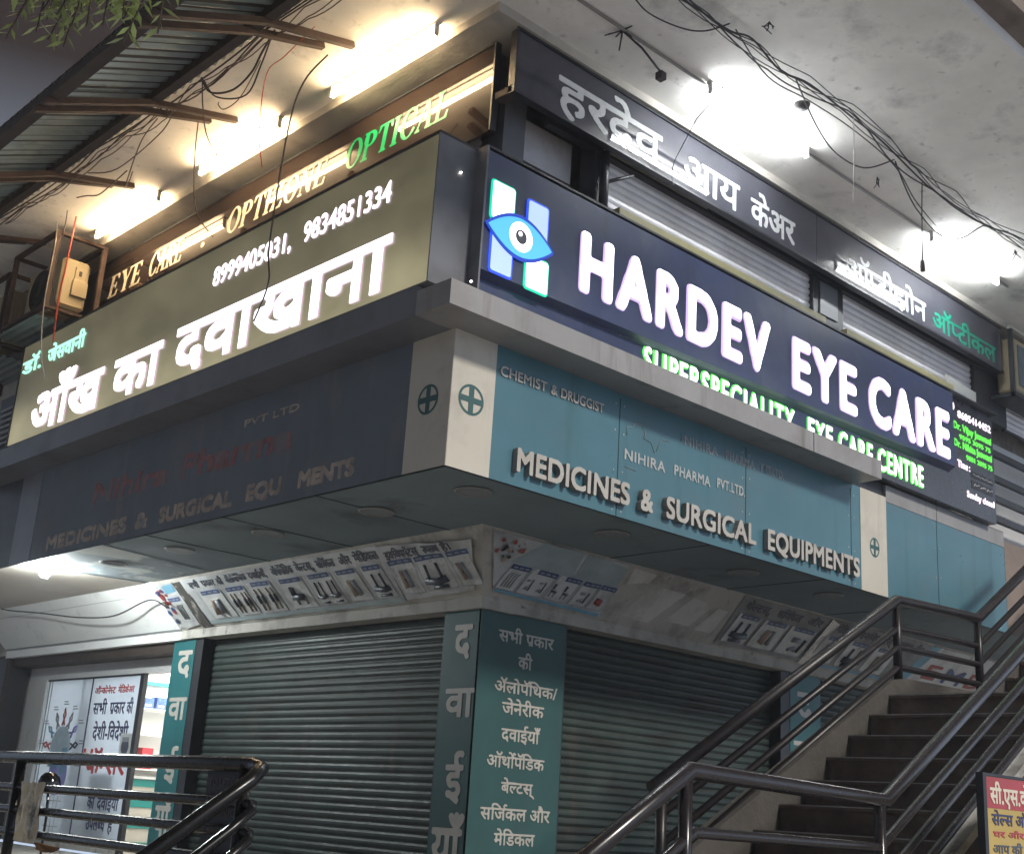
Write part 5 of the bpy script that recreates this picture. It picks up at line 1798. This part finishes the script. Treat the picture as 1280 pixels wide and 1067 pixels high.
write(m, 'घर और सेवा', FP, 0.18, 0.75, 1.655, 1.685, 'pink', None, 0.0, 0.003, 0.03, 22)
m.build('red_lettering', t)
m = MB()
write(m, 'आप की सेवा', FP, 0.17, 0.70, 1.575, 1.618, 'pdark', None, 0.0, 0.003, 0.04, 24)
m.build('dark_lettering', t)

T = thing('walkway_railing', (6.4, -1.42, 4.6), 'dark horizontal bars before a pale wall at the right end of the clinic board', 'railing')
for z in (5.40, 5.14, 4.93, 4.72):
    m = MB()
    m.box((5.40, -1.47, z - 0.03), (9.5, -1.42, z + 0.03), 'dark')
    m.build('rail_bar', T)

# ================================================================== RAILING IN FRONT OF THE LEFT SHOP
T = thing('forecourt_railing', (-3.5, 0.0, 0.95), 'black glossy pipe railing before the lit shop, curving down with the steps on its right', 'railing')
mb = MB()
arc = [(-3.5 + 0.0, -2.50, 1.735), (-3.49, -2.60, 1.735), (-3.50, -2.67, 1.72), (-3.56, -2.70, 1.67), (-3.63, -2.69, 1.615)]
mb.tube([(-3.5, 3.0, 1.74)] + arc + [(-5.1, -2.69, 0.55)], 0.031, 'rail', 12)
mb.build('handrail', T)
for z, lo in ((1.585, 0.12), (1.475, 0.12), (1.362, 0.12)):
    mb = MB()
    mb.tube([(-3.5, 3.0, z), (-3.5, -2.54, z), (-3.49, -2.62, z - 0.005), (-3.52, -2.67, z - 0.03), (-3.60, -2.67, z - 0.10), (-5.1, -2.67, z - 1.22)], 0.021, 'rail', 8)
    mb.build('rail_bar', T)
for y in (-0.36, -2.56, 1.9):
    pipe('post', T, [(-3.5, y, 0.95), (-3.5, y, 1.735)], 0.027, 'rail', 10)
pipe('post', T, [(-4.6, -2.69, 0.1), (-4.6, -2.69, 0.93)], 0.027, 'rail', 10)

t = thing('to_let_board', (-3.47, -2.35, 1.1), 'dark TO LET board hanging on the black railing near its bend', 'notice board')
FQ = onL(-3.46)
m = MB()
fbox(m, FQ, 2.20, 2.53, 1.05, 1.722, -0.012, 0.0, 'letboard')
m.build('panel', t)
for s, a, b, v in (('TO LET FOR', 2.22, 2.50, 1.645), ('DOCTOR', 2.24, 2.42, 1.585), ('CLINIC', 2.26, 2.46, 1.525), ('ONLY', 2.27, 2.37, 1.465), ('CONT', 2.26, 2.36, 1.415), ('SUITES FOR', 2.22, 2.50, 1.36)):
    word_parts(t, [(s, a, b, v, v + 0.035)], FQ, 'letfaint', None, 'text_row', d0=0.0, d1=0.002, bold=0.05, n=22, script='lat')
m = MB()
n_ = 9
vs, fs = [], []
FZ = onL(-3.53)
for i in range(n_ + 1):
    for j in range(n_ + 1):
        u, v = 0.485 + 0.262 * i / n_, 1.325 + 0.29 * j / n_
        vs.append(FZ(u + 0.006 * math.sin(j * 1.3), v + 0.005 * math.sin(i * 1.7), 0.006 * math.sin(i * 1.1 + j * 0.9) + 0.005 * math.sin(i * 2.3 - j)))
for i in range(n_):
    for j in range(n_):
        o = i * (n_ + 1) + j
        fs.append((o, o + n_ + 1, o + n_ + 2, o + 1))
m.mesh(vs, fs, 'sheet', smooth=True)
m.mesh([tuple(Vector(p) + Vector((0.003, 0, 0))) for p in vs], [f[::-1] for f in fs], 'sheet')
single(m, 'tin_sheet', 'wrinkled bronze metal sheet tied to the black railing at lower left', 'metal sheet')
t = thing('scooter_mirror', (-3.4, -0.51, 1.50), 'round black scooter mirror peeping over the bronze metal sheet', 'mirror')
m = MB()
m.lathe([(0.001, 0.072), (0.03, 0.067), (0.048, 0.050), (0.057, 0.022), (0.059, 0.0), (0.052, -0.008), (0.0, -0.009)], (-3.40, -0.515, 1.600), 'helmet', 24)
m.build('mirror_head', t)
m = MB()
m.tube([(-3.40, -0.515, 1.595), (-3.38, -0.50, 1.45), (-3.36, -0.46, 1.22)], 0.007, 'helmet', 8)
m.build('stem', t)
m = MB()
pts = []
for k in range(14):
    a = 2 * math.pi * k / 14
    pts.append((-3.44 + 0.02 * math.cos(a * 2), -0.64 + (0.12 + 0.03 * math.sin(3 * a)) * math.cos(a), 1.30 + (0.022 + 0.012 * math.sin(2 * a + 1)) * math.sin(a)))
m.mesh(pts + [(-3.47, -0.64, 1.325)], [(k, (k + 1) % 14, 14) for k in range(14)], 'rag')
m.mesh([(x + 0.02, y, z) for x, y, z in pts], [tuple(range(14))[::-1]], 'rag')
single(m, 'brown_rag', 'crumpled brown rag lying below the bronze metal sheet', 'rag')

# ================================================================== TIN AWNING (left, above)
T = thing('tin_awning', (-3.1, 2.0, 6.4), 'corrugated tin awning on rusty brackets at the edge of the slab', 'awning')


def awz(x):
    return 6.66 + (x + 2.70) * 0.44


m = MB()
ys = np.arange(-3.2, 9.0, 0.0137)
vs, fs = [], []
for x in (-2.60, -3.55):
    for y in ys:
        vs.append((x, y, awz(x) + 0.05 + 0.021 * math.sin(2 * math.pi * y / 0.118)))
k = len(ys)
fs = [(i, i + 1, i + 1 + k, i + k) for i in range(k - 1)]
m.mesh(vs, fs, ['tinshade' if math.sin(2 * math.pi * (ys[i] + 0.007) / 0.118) > 0.15 else 'tin' for i in range(k - 1)], smooth=True)
m.build('corrugated_sheet', T)
m = MB()
m.beam((-2.76, -3.2, awz(-2.76) + 0.0), (-2.76, 9, awz(-2.76) + 0.0), 0.07, 0.09, 'darkbrown')
m.beam((-3.50, -3.2, awz(-3.5) + 0.0), (-3.50, 9, awz(-3.5) + 0.0), 0.09, 0.10, 'darkbrown')
m.build('purlins', T)
for y in (-0.52, 1.03, 2.75, 4.6):
    for dy, xe in ((0.0, -2.06), (-0.17 if y < 2 else -0.13, -2.20)):
        m = MB()
        m.beam((xe, y - dy, 6.75), (-2.76, y - dy, awz(-2.76) - 0.05), 0.045, 0.045, 'rust')
        m.beam((-2.762, y - dy, awz(-2.76) - 0.05), (-3.56, y - dy, awz(-3.56) - 0.055), 0.045, 0.045, 'rust')
        m.build('bracket', T)
m = MB()      # ragged mortar lip along the slab edge
for k in range(110):
    y = -1.6 + 0.075 * k + RND.uniform(-.02, .02)
    s = RND.uniform(0.01, 0.035)
    m.box((-2.65 - s * 0.6, y, 6.765 - s * 0.8), (-2.61, y + RND.uniform(0.03, 0.09), 6.78), 'plaster')
m.build('mortar_lip', B)

# ================================================================== AIR CONDITIONERS
def ac_unit(y, x0, x1, z0, z1, label, rust_lbl=None):
    t = thing('air_conditioner', ((x0 + x1) / 2, y + 0.4, z0), label, 'air conditioner', 'air conditioners on the left wall')
    m = MB()
    m.box((x0, y, z0), (x1, y + 0.80, z1), 'acwhite', 0.03)
    m.build('casing', t)
    m = MB()
    w = x1 - x0
    vs = [(x0 + w * 0.40, y - 0.035, z0 + 0.13), (x1 - 0.02, y - 0.035, z0 + 0.13), (x1 - 0.02, y - 0.035, z0 + 0.28), (x1 - 0.05, y - 0.02, z0 + 0.31), (x1 - 0.05, y - 0.02, z1 - 0.08),
          (x0 + w * 0.46, y - 0.02, z1 - 0.08), (x0 + w * 0.46, y - 0.02, z0 + 0.31), (x0 + w * 0.40, y - 0.035, z0 + 0.28)]
    bk = [(a, y + 0.0, c) for a, b, c in vs]
    m.mesh(vs + bk, [(0, 1, 2, 7), (7, 2, 3, 6), (6, 3, 4, 5)] + [(i, i + 8, (i + 1) % 8 + 8, (i + 1) % 8) for i in range(8)], 'acwhite')
    cover = m.build('service_cover', t)
    m = MB()
    m.box((x0 + w * 0.58, y - 0.026, z1 - 0.17), (x1 - 0.09, y - 0.02, z1 - 0.12), 'acgrille')
    m.build('grip_slot', cover)
    m = MB()
    for r in (0.06, 0.11, 0.16, 0.21):
        m.tube([(x0 - 0.012, y + 0.46 + r * math.cos(a), (z0 + z1) / 2 + r * math.sin(a)) for a in [2 * math.pi * k / 20 for k in range(21)]], 0.006, 'acgrille', 5)
    m.lathe([(0.0, -0.003), (0.22, -0.004)], (x0, y + 0.46, (z0 + z1) / 2), 'acgrille', 24, 'X')
    m.build('fan_grille', t)
    for dy in (0.08, 0.65):
        m = MB()
        m.box((x0 + 0.03, y + dy, z0 - 0.04), (x1 - 0.03, y + dy + 0.05, z0), 'rust')
        m.build('foot', t)
    return t


ac_unit(4.14, -2.02, -1.74, 5.99, 6.50, 'beige air conditioner in a rusty cage, lit by the warm tube')
ac_unit(5.25, -2.06, -1.80, 5.87, 6.44, 'greyer air conditioner in shade, behind the lit beige one')
for (y0, y1, z0, z1, lb) in ((4.08, 5.04, 5.945, 6.68, 'rusty angle-iron cage round the lit beige air conditioner'), (5.15, 6.2, 5.825, 6.54, 'rusty angle-iron cage round the greyer air conditioner')):
    t = thing('rusty_cage', (-1.9, (y0 + y1) / 2, z0), lb, 'metal frame', 'air conditioner cages')
    for x in (-2.14, -1.66):
        for y in (y0, y1):
            m = MB()
            m.box((x - 0.022, y - 0.022, z0 - 0.25 if x > -2 else z0 - 0.02), (x + 0.022, y + 0.022, z1), 'rust')
            m.build('upright', t)
    for z in (z0 - 0.03, z1 + 0.0):
        m = MB()
        for y in (y0, y1):
            m.beam((-2.162, y, z), (-1.638, y, z), 0.05, 0.028, 'rust')
        for x in (-2.14, -1.66):
            m.beam((x, y0 + 0.025, z), (x, y1 - 0.025, z), 0.05, 0.027, 'rust')
        m.build('frame', t)
for (y0, y1, z0, lb) in ((4.1, 5.1, 5.82, 'small corrugated sheet under the lit beige air conditioner'), (5.2, 6.4, 5.70, 'small corrugated sheet under the greyer air conditioner')):
    m = MB()
    xs_ = np.arange(-2.2, -1.62, 0.02)
    vs = [(x, y, z0 + 0.012 * math.sin(x * 70)) for y in (y0, y1) for x in xs_]
    k = len(xs_)
    m.mesh(vs, [(i, i + 1, i + 1 + k, i + k) for i in range(k - 1)], 'tin', smooth=True)
    single(m, 'tin_tray', lb, 'metal sheet', 'tin trays under the air conditioners')
t = thing('air_conditioner', (5.5, -1.9, 6.0), 'white box unit with blue glass in a dark frame, right of the Hindi board', 'air conditioner')
m = MB()
m.box((5.50, -1.70, 6.04), (6.4, -1.50, 6.62), 'acwhite', 0.02)
m.build('casing', t)
m = MB()
m.box((5.57, -1.712, 6.11), (6.32, -1.701, 6.55), 'glassblue')
m.build('front_glass', t)
m = MB()
for x in (5.41, 6.46):
    m.box((x - 0.02, -1.73, 5.95), (x + 0.02, -1.69, 6.67), 'dark')
m.box((5.39, -1.75, 5.95), (6.48, -1.48, 5.99), 'dark')
m.box((5.39, -1.735, 6.672), (6.48, -1.69, 6.70), 'whitepaint')
m.build('bracket_frame', t)
m = MB()      # dark box with louvres past the end of the olive box
m.box((-1.90, 4.88, 4.72), (-1.62, 5.4, 5.30), 'dark')
for k in range(7):
    m.box((-1.93, 4.86, 4.78 + 0.06 * k), (-1.90, 5.3, 4.80 + 0.06 * k), 'pgrey')
single(m, 'louvred_box', 'dark louvred box beyond the left end of the olive lit sign', 'box')

# ================================================================== CONDUIT, ROD AND CABLES
m = MB()
m.tube([(-1.39, -2.08, 6.757), (0.1, -2.08, 6.757), (4.6, -2.09, 6.757)], 0.011, 'conduit', 8)
single(m, 'pvc_conduit', 'straight grey conduit on the ceiling joining the white tube lights', 'conduit')
m = MB()
m.tube([(-0.92, -2.06, 6.765), (-0.86, -2.19, 6.60), (-0.60, -2.14, 6.56)], 0.008, 'dark', 6)
m.box((-0.63, -2.17, 6.50), (-0.57, -2.11, 6.56), 'junk', 0.006)
for k in range(7):
    m.tube([(-0.92, -2.06, 6.765), (-0.92 + RND.uniform(-.12, .1), -2.06 + RND.uniform(-.1, .1), 6.765 - RND.uniform(0, .09))], 0.006, 'cable', 4)
single(m, 'ceiling_rod', 'thin black rod with a small box hanging from the ceiling above the first Hindi word', 'rod')


def smooth_path(P, sag=0.0, n=6):
    P = [Vector(p) for p in P]
    out = []
    for i in range(len(P) - 1):
        p0, p1, p2, p3 = P[max(i - 1, 0)], P[i], P[i + 1], P[min(i + 2, len(P) - 1)]
        for k in range(n):
            t_ = k / n
            q = 0.5 * ((2 * p1) + (p2 - p0) * t_ + (2 * p0 - 5 * p1 + 4 * p2 - p3) * t_ * t_ + (3 * p1 - p0 - 3 * p2 + p3) * t_ ** 3)
            q.z -= sag * math.sin(math.pi * t_)
            out.append(q)
    out.append(P[-1])
    return out


def cable(P, r, mat, label, group, sag=0.0):
    mb = MB()
    mb.tube(smooth_path(P, sag), r, mat, 6)
    single(mb, 'cable', label, 'cable', group)


GR, GLC = 'cables under the right ceiling', 'cables at the left slab edge'
cable([(-1.9, -2.6, 6.72), (-1.1, -2.63, 6.70), (-0.85, -2.64, 6.71), (-0.52, -2.66, 6.70), (-0.32, -2.70, 6.72), (0.07, -2.65, 6.69), (0.41, -2.67, 6.73), (0.94, -2.69, 6.69), (1.36, -2.66, 6.71), (2.12, -2.56, 6.73), (2.39, -2.57, 6.70), (3.16, -2.58, 6.71), (3.69, -2.68, 6.73), (5, -2.7, 6.72)],
      0.0075, 'cable', 'thickest black cable running the length of the right ceiling', GR)
cable([(-1.9, -2.75, 6.72), (-1.08, -2.70, 6.68), (-0.76, -2.67, 6.70), (-0.32, -2.63, 6.66), (0.01, -2.59, 6.69), (0.36, -2.62, 6.68), (0.85, -2.70, 6.71), (1.14, -2.69, 6.68), (1.71, -2.59, 6.66), (2.31, -2.58, 6.69), (2.83, -2.60, 6.66), (3.35, -2.63, 6.70), (4.6, -2.6, 6.72)],
      0.006, 'cable', 'thinner black cable twisted along the thickest one on the right ceiling', GR, 0.01)
cable([(-1.9, -2.42, 6.73), (-1.33, -2.45, 6.68), (-1.09, -2.44, 6.64), (-0.84, -2.50, 6.63), (-0.68, -2.58, 6.65), (-0.58, -2.71, 6.70)], 0.0055, 'cable', 'single cable swinging in from the top edge to the ceiling bundle', GR)
cable([(0.25, -2.66, 6.70), (0.67, -2.54, 6.58), (1.09, -2.44, 6.56), (1.46, -2.46, 6.58), (1.65, -2.61, 6.68)], 0.0055, 'cable', 'cable sagging in a loop below the bundle right of the first white tube', GR)
cable([(-0.49, -2.69, 6.71), (0.08, -2.54, 6.69), (0.52, -2.58, 6.69), (1.01, -2.63, 6.66), (1.72, -2.57, 6.67), (2.39, -2.37, 6.70), (3.05, -2.23, 6.72)], 0.005, 'cable', 'cable leaving the bundle for the second white tube', GR)
cable([(1.68, -2.6, 6.68), (2.55, -2.32, 6.66), (3.06, -2.34, 6.62), (3.08, -2.61, 6.66), (3.35, -2.70, 6.68)], 0.006, 'cable', 'curled cable end over the second white tube', GR, 0.02)
cable([(2.18, -2.55, 6.72), (2.16, -2.55, 6.46), (2.14, -2.55, 5.99)], 0.005, 'cable', 'cable hanging straight down with a small lamp holder at its end', GR)
m = MB()
m.lathe([(0.0, 0.05), (0.014, 0.05), (0.018, 0.0), (0.02, -0.04), (0.0, -0.04)], (2.14, -2.55, 5.96), 'junk', 10)
single(m, 'lamp_holder', 'small empty lamp holder dangling before the word for optician', 'lamp holder')
cable([(0.93, -2.70, 6.71), (0.92, -2.70, 6.3), (0.90, -2.70, 5.95)], 0.004, 'cablewhite', 'pale frayed string hanging beside the first white tube', GR)
cable([(0.02, -2.2, 6.72), (0.03, -1.95, 6.56), (0.06, -1.72, 6.30), (0.08, -1.70, 6.12)], 0.004, 'cable', 'thin wire dropping past the end of the first Hindi words', GR, 0.02)
for k, (x, y) in enumerate(((0.10, -2.60), (0.62, -2.45))):
    pass
m = MB()
m.lathe([(0.0, -0.012), (0.05, -0.010), (0.06, 0.02), (0.0, 0.02)], (0.62, -2.46, 6.73), 'junk', 14)
single(m, 'ceiling_rose', 'small dark round ceiling rose right of the first white tube', 'ceiling rose')
for x, y, lb in ((-0.35, -2.86, 'bent hook with tape near the ceiling cables, upper middle'), (1.95, -2.28, 'wire hook under the ceiling between the two white tubes'), (3.9, -2.5, 'bent hook on the ceiling right of the second white tube')):
    m = MB()
    for k in range(5):
        m.tube([(x, y, 6.765), (x + RND.uniform(-.03, .03), y + RND.uniform(-.03, .03), 6.73), (x + RND.uniform(-.06, .06), y + RND.uniform(-.06, .06), 6.715 - RND.uniform(0, .03))], 0.004, 'cable', 4)
    single(m, 'wire_hook', lb, 'hook', 'hooks on the ceiling')

cable([(-2.55, -0.27, 6.74), (-2.55, -0.13, 6.62), (-2.53, 0.02, 6.53), (-2.52, 0.28, 6.50), (-2.55, 0.56, 6.58), (-2.58, 0.68, 6.74)], 0.008, 'cable', 'thick black cable looping under the slab edge between two brackets', GLC)
cable([(-2.55, -0.25, 6.74), (-2.5, -0.05, 6.58), (-2.45, 0.2, 6.46), (-2.5, 0.55, 6.56), (-2.55, 0.70, 6.74)], 0.006, 'cable', 'second black cable in the loop between two brackets', GLC)
cable([(-2.12, -0.30, 6.74), (-2.14, -0.05, 6.61), (-2.13, 0.10, 6.29), (-2.08, 0.24, 5.44), (-2.03, 0.27, 5.15), (-2.01, 0.44, 4.90)], 0.007, 'cable', 'black cable hanging across the phone numbers of the olive box', GLC)
cable([(-2.3, 1.20, 6.75), (-2.3, 1.16, 6.34), (-2.26, 1.09, 5.9), (-2.1, 1.06, 5.72)], 0.005, 'cablebrown', 'thin brown cable hanging before the word OPTIZONE', GLC)
cable([(-2.62, -1.4, 6.73), (-2.62, -0.4, 6.72), (-2.62, 0.6, 6.67), (-2.62, 1.33, 6.68), (-2.62, 2.32, 6.73), (-2.62, 2.91, 6.68), (-2.62, 4.32, 6.72), (-2.62, 6, 6.72)], 0.007, 'cable', 'cable following the slab edge behind the awning', GLC, 0.02)
cable([(-2.6, -1.3, 6.72), (-2.6, -0.21, 6.73), (-2.6, 0.55, 6.58), (-2.6, 1.28, 6.72), (-2.6, 1.93, 6.70), (-2.6, 2.64, 6.66), (-2.6, 3.8, 6.68), (-2.6, 6, 6.72)], 0.006, 'cablebrown', 'brown cable sagging along the slab edge behind the awning', GLC, 0.03)
cable([(-2.3, 3.38, 6.75), (-2.3, 3.17, 6.70), (-2.3, 2.9, 6.62), (-2.3, 2.65, 6.64), (-2.25, 2.5, 6.74)], 0.006, 'cable', 'short drooping cable under the left bracket above the lit air conditioner', GLC)
cable([(-2.4, -0.54, 6.72), (-2.4, -0.19, 6.64), (-2.42, 0.0, 6.56), (-2.4, 0.03, 6.12), (-2.3, 0.1, 5.9)], 0.004, 'cablered', 'thin red wire hanging from the middle bracket', GLC)
cable([(-2.15, 3.70, 6.72), (-2.17, 3.68, 6.15), (-2.18, 3.69, 5.91), (-2.15, 3.74, 5.68), (-2.1, 3.84, 5.51)], 0.008, 'cablered', 'bright red cable hanging down beside the lit air conditioner', GLC)
cable([(-2.5, 1.50, 6.75), (-2.5, 1.74, 6.63), (-2.45, 2.01, 6.36), (-2.3, 2.3, 6.56), (-2.2, 2.5, 6.75)], 0.005, 'cablebrown', 'brown wire dipping between the two left brackets', GLC)
cable([(-2.2, 4.02, 6.75), (-2.2, 3.96, 6.51), (-2.2, 3.96, 5.88), (-2.15, 3.94, 5.4), (-2.05, 4.0, 5.2)], 0.006, 'cablewhite', 'grey wire hanging before the lit air conditioner cage', GLC)
cable([(-2.25, 3.68, 6.74), (-2.25, 3.67, 6.57), (-2.25, 3.72, 6.04), (-2.1, 3.8, 5.75)], 0.005, 'cable', 'black wire hanging at the corner of the lit air conditioner cage', GLC)
cable([(-2.45, 1.35, 6.75), (-2.45, 1.54, 6.64), (-2.45, 2.24, 6.58), (-2.45, 2.84, 6.75)], 0.005, 'cable', 'long shallow wire strung between the two left brackets', GLC)
cable([(-2.4, 0.15, 6.75), (-2.4, 0.37, 6.54), (-2.4, 0.59, 6.52), (-2.35, 0.8, 6.66), (-2.3, 0.9, 6.75)], 0.004, 'cablebrown', 'thin brown wire drooping behind the looped cables', GLC)
cable([(-2.55, 0.72, 6.75), (-2.5, 0.75, 6.56), (-2.4, 0.8, 6.36), (-2.2, 0.9, 6.3), (-2.0, 1.0, 6.56)], 0.005, 'cable', 'wire running from the slab edge to the middle warm tube', GLC)
cable([(-0.50, 8.05, 3.58), (-0.55, 7.6, 3.52), (-0.48, 6.96, 3.46), (-0.42, 6.06, 3.36), (-0.40, 5.29, 3.33), (-0.43, 4.63, 3.42), (-0.42, 4.40, 3.42), (-0.38, 4.22, 3.34)], 0.008, 'cable', 'single black cable sagging over the white sloping panel', 'cable on the white panel')

# ================================================================== TREE (street tree left of the building)
T = thing('street_tree', (-5.7, 0.6, 0.0), 'leafy street tree whose lowest sprays hang into the top left corner', 'tree')
m = MB()
m.tube(smooth_path([(-5.7, 0.6, 0.0), (-5.75, 0.55, 2.0), (-5.6, 0.4, 4.2), (-5.5, 0.2, 6.3)]), 0.17, 'bark', 10, taper=0.10)
for P in ([(-5.5, 0.2, 6.2), (-5.1, -0.4, 6.9), (-4.7, -1.1, 7.0)], [(-5.5, 0.2, 6.2), (-5.6, 1.0, 7.2), (-5.2, 1.9, 7.6)], [(-5.55, 0.3, 5.5), (-6.2, -0.2, 6.6), (-6.8, -0.6, 7.3)],
          [(-5.1, -0.4, 6.9), (-4.6, 0.0, 7.4), (-4.3, 0.5, 7.3)], [(-5.5, 0.2, 6.3), (-5.4, 0.1, 7.4), (-5.4, 0.0, 8.6)]):
    m.tube(smooth_path(P), 0.075, 'bark', 7, taper=0.025)
m.build('trunk', T)
m = MB()
LR = random.Random(5)


def spray(mb, b, d, L, nl):
    d = d.normalized()
    s = d.cross(Vector((0.1, 0.2, 1))).normalized()
    pts = []
    for k in range(5):
        t_ = k / 4
        pts.append(b + d * L * t_ + Vector((0, 0, -0.28 * L * t_ * t_)))
    mb.tube(pts, 0.004, 'bark', 4, caps=False)
    for k in range(nl):
        t_ = 0.15 + 0.85 * k / nl
        c = b + d * L * t_ + Vector((0, 0, -0.28 * L * t_ * t_))
        side = (1 if k % 2 else -1)
        ld = (s * side * LR.uniform(.5, 1) + d * LR.uniform(.3, .8) + Vector((LR.uniform(-.2, .2), LR.uniform(-.2, .2), LR.uniform(-.7, .15)))).normalized()
        ll = LR.uniform(0.07, 0.12)
        w = ld.cross(Vector((LR.uniform(-.4, .4), LR.uniform(-.4, .4), 1))).normalized() * ll * 0.14
        mb.poly([c, c + ld * ll * 0.45 + w, c + ld * ll, c + ld * ll * 0.45 - w], 'leaf')


for k in range(520):
    while True:
        p = Vector((LR.uniform(-1, 1), LR.uniform(-1, 1), LR.uniform(-1, 1)))
        if 0.25 < p.length < 1:
            break
    c = Vector((-5.5 + p.x * 1.9, 0.1 + p.y * 2.4, 8.5 + p.z * 1.3))
    if math.sin(c.x * 2.7 + c.z) + math.sin(c.y * 2.3 - c.z * 1.7) < -0.9:
        continue
    spray(m, c, Vector((p.x, p.y, p.z * 0.4 - 0.2)), LR.uniform(0.3, 0.55), 14)
# lowest hanging twigs
for b in ((-4.30, -1.25, 5.90), (-4.25, -1.50, 5.80), (-4.38, -1.05, 5.92), (-4.2, -1.70, 5.72), (-4.35, -1.35, 5.90), (-4.28, -1.60, 5.80), (-4.22, -1.40, 5.86), (-4.15, -1.85, 5.66), (-4.2, -1.95, 5.62), (-4.3, -1.15, 5.86), (-4.6, 0.15, 6.16), (-4.6, 0.35, 6.20), (-4.62, 0.0, 6.10)):
    b = Vector(b)
    up = b + Vector((-0.35, 0.3, 1.35))
    m.tube(smooth_path([up, b + Vector((-0.12, 0.12, 0.5)), b]), 0.006, 'bark', 4, caps=False)
    for k in range(8):
        spray(m, b + Vector((LR.uniform(-.1, .1), LR.uniform(-.14, .14), LR.uniform(-0.06, .25))), Vector((LR.uniform(-.6, .6), LR.uniform(-.8, .8), -0.75)), LR.uniform(0.24, 0.38), 13)
m.build('crown', T)

# extra strands in the ceiling bundle
for k in range(4):
    KR = random.Random(40 + k)
    P = [(-1.9 + 0.55 * i, -2.66 + KR.uniform(-.07, .07) + 0.02 * math.sin(i), 6.74 + KR.uniform(-.05, .01)) for i in range(12)]
    cable(P, 0.004, 'cable', 'one of the thin wires twisted into the cable bundle under the ceiling', GR, 0.015)
for k in range(3):
    KR = random.Random(60 + k)
    P = [(-2.58 + KR.uniform(-.03, .03), -1.2 + 0.5 * i, 6.70 + KR.uniform(-.10, .02)) for i in range(12)]
    cable(P, 0.0045, 'cablebrown', 'one of the thin brown wires tangled along the slab edge behind the awning', GLC, 0.03)

# ================================================================== VEIL: thin volume added to imitate the milky lens veil
hz = MB()
hz.box((-22, -22, -1.0), (22, 22, 10.6), 'veil_haze')
ho = hz.build('veil_haze')
ho['kind'] = 'stuff'
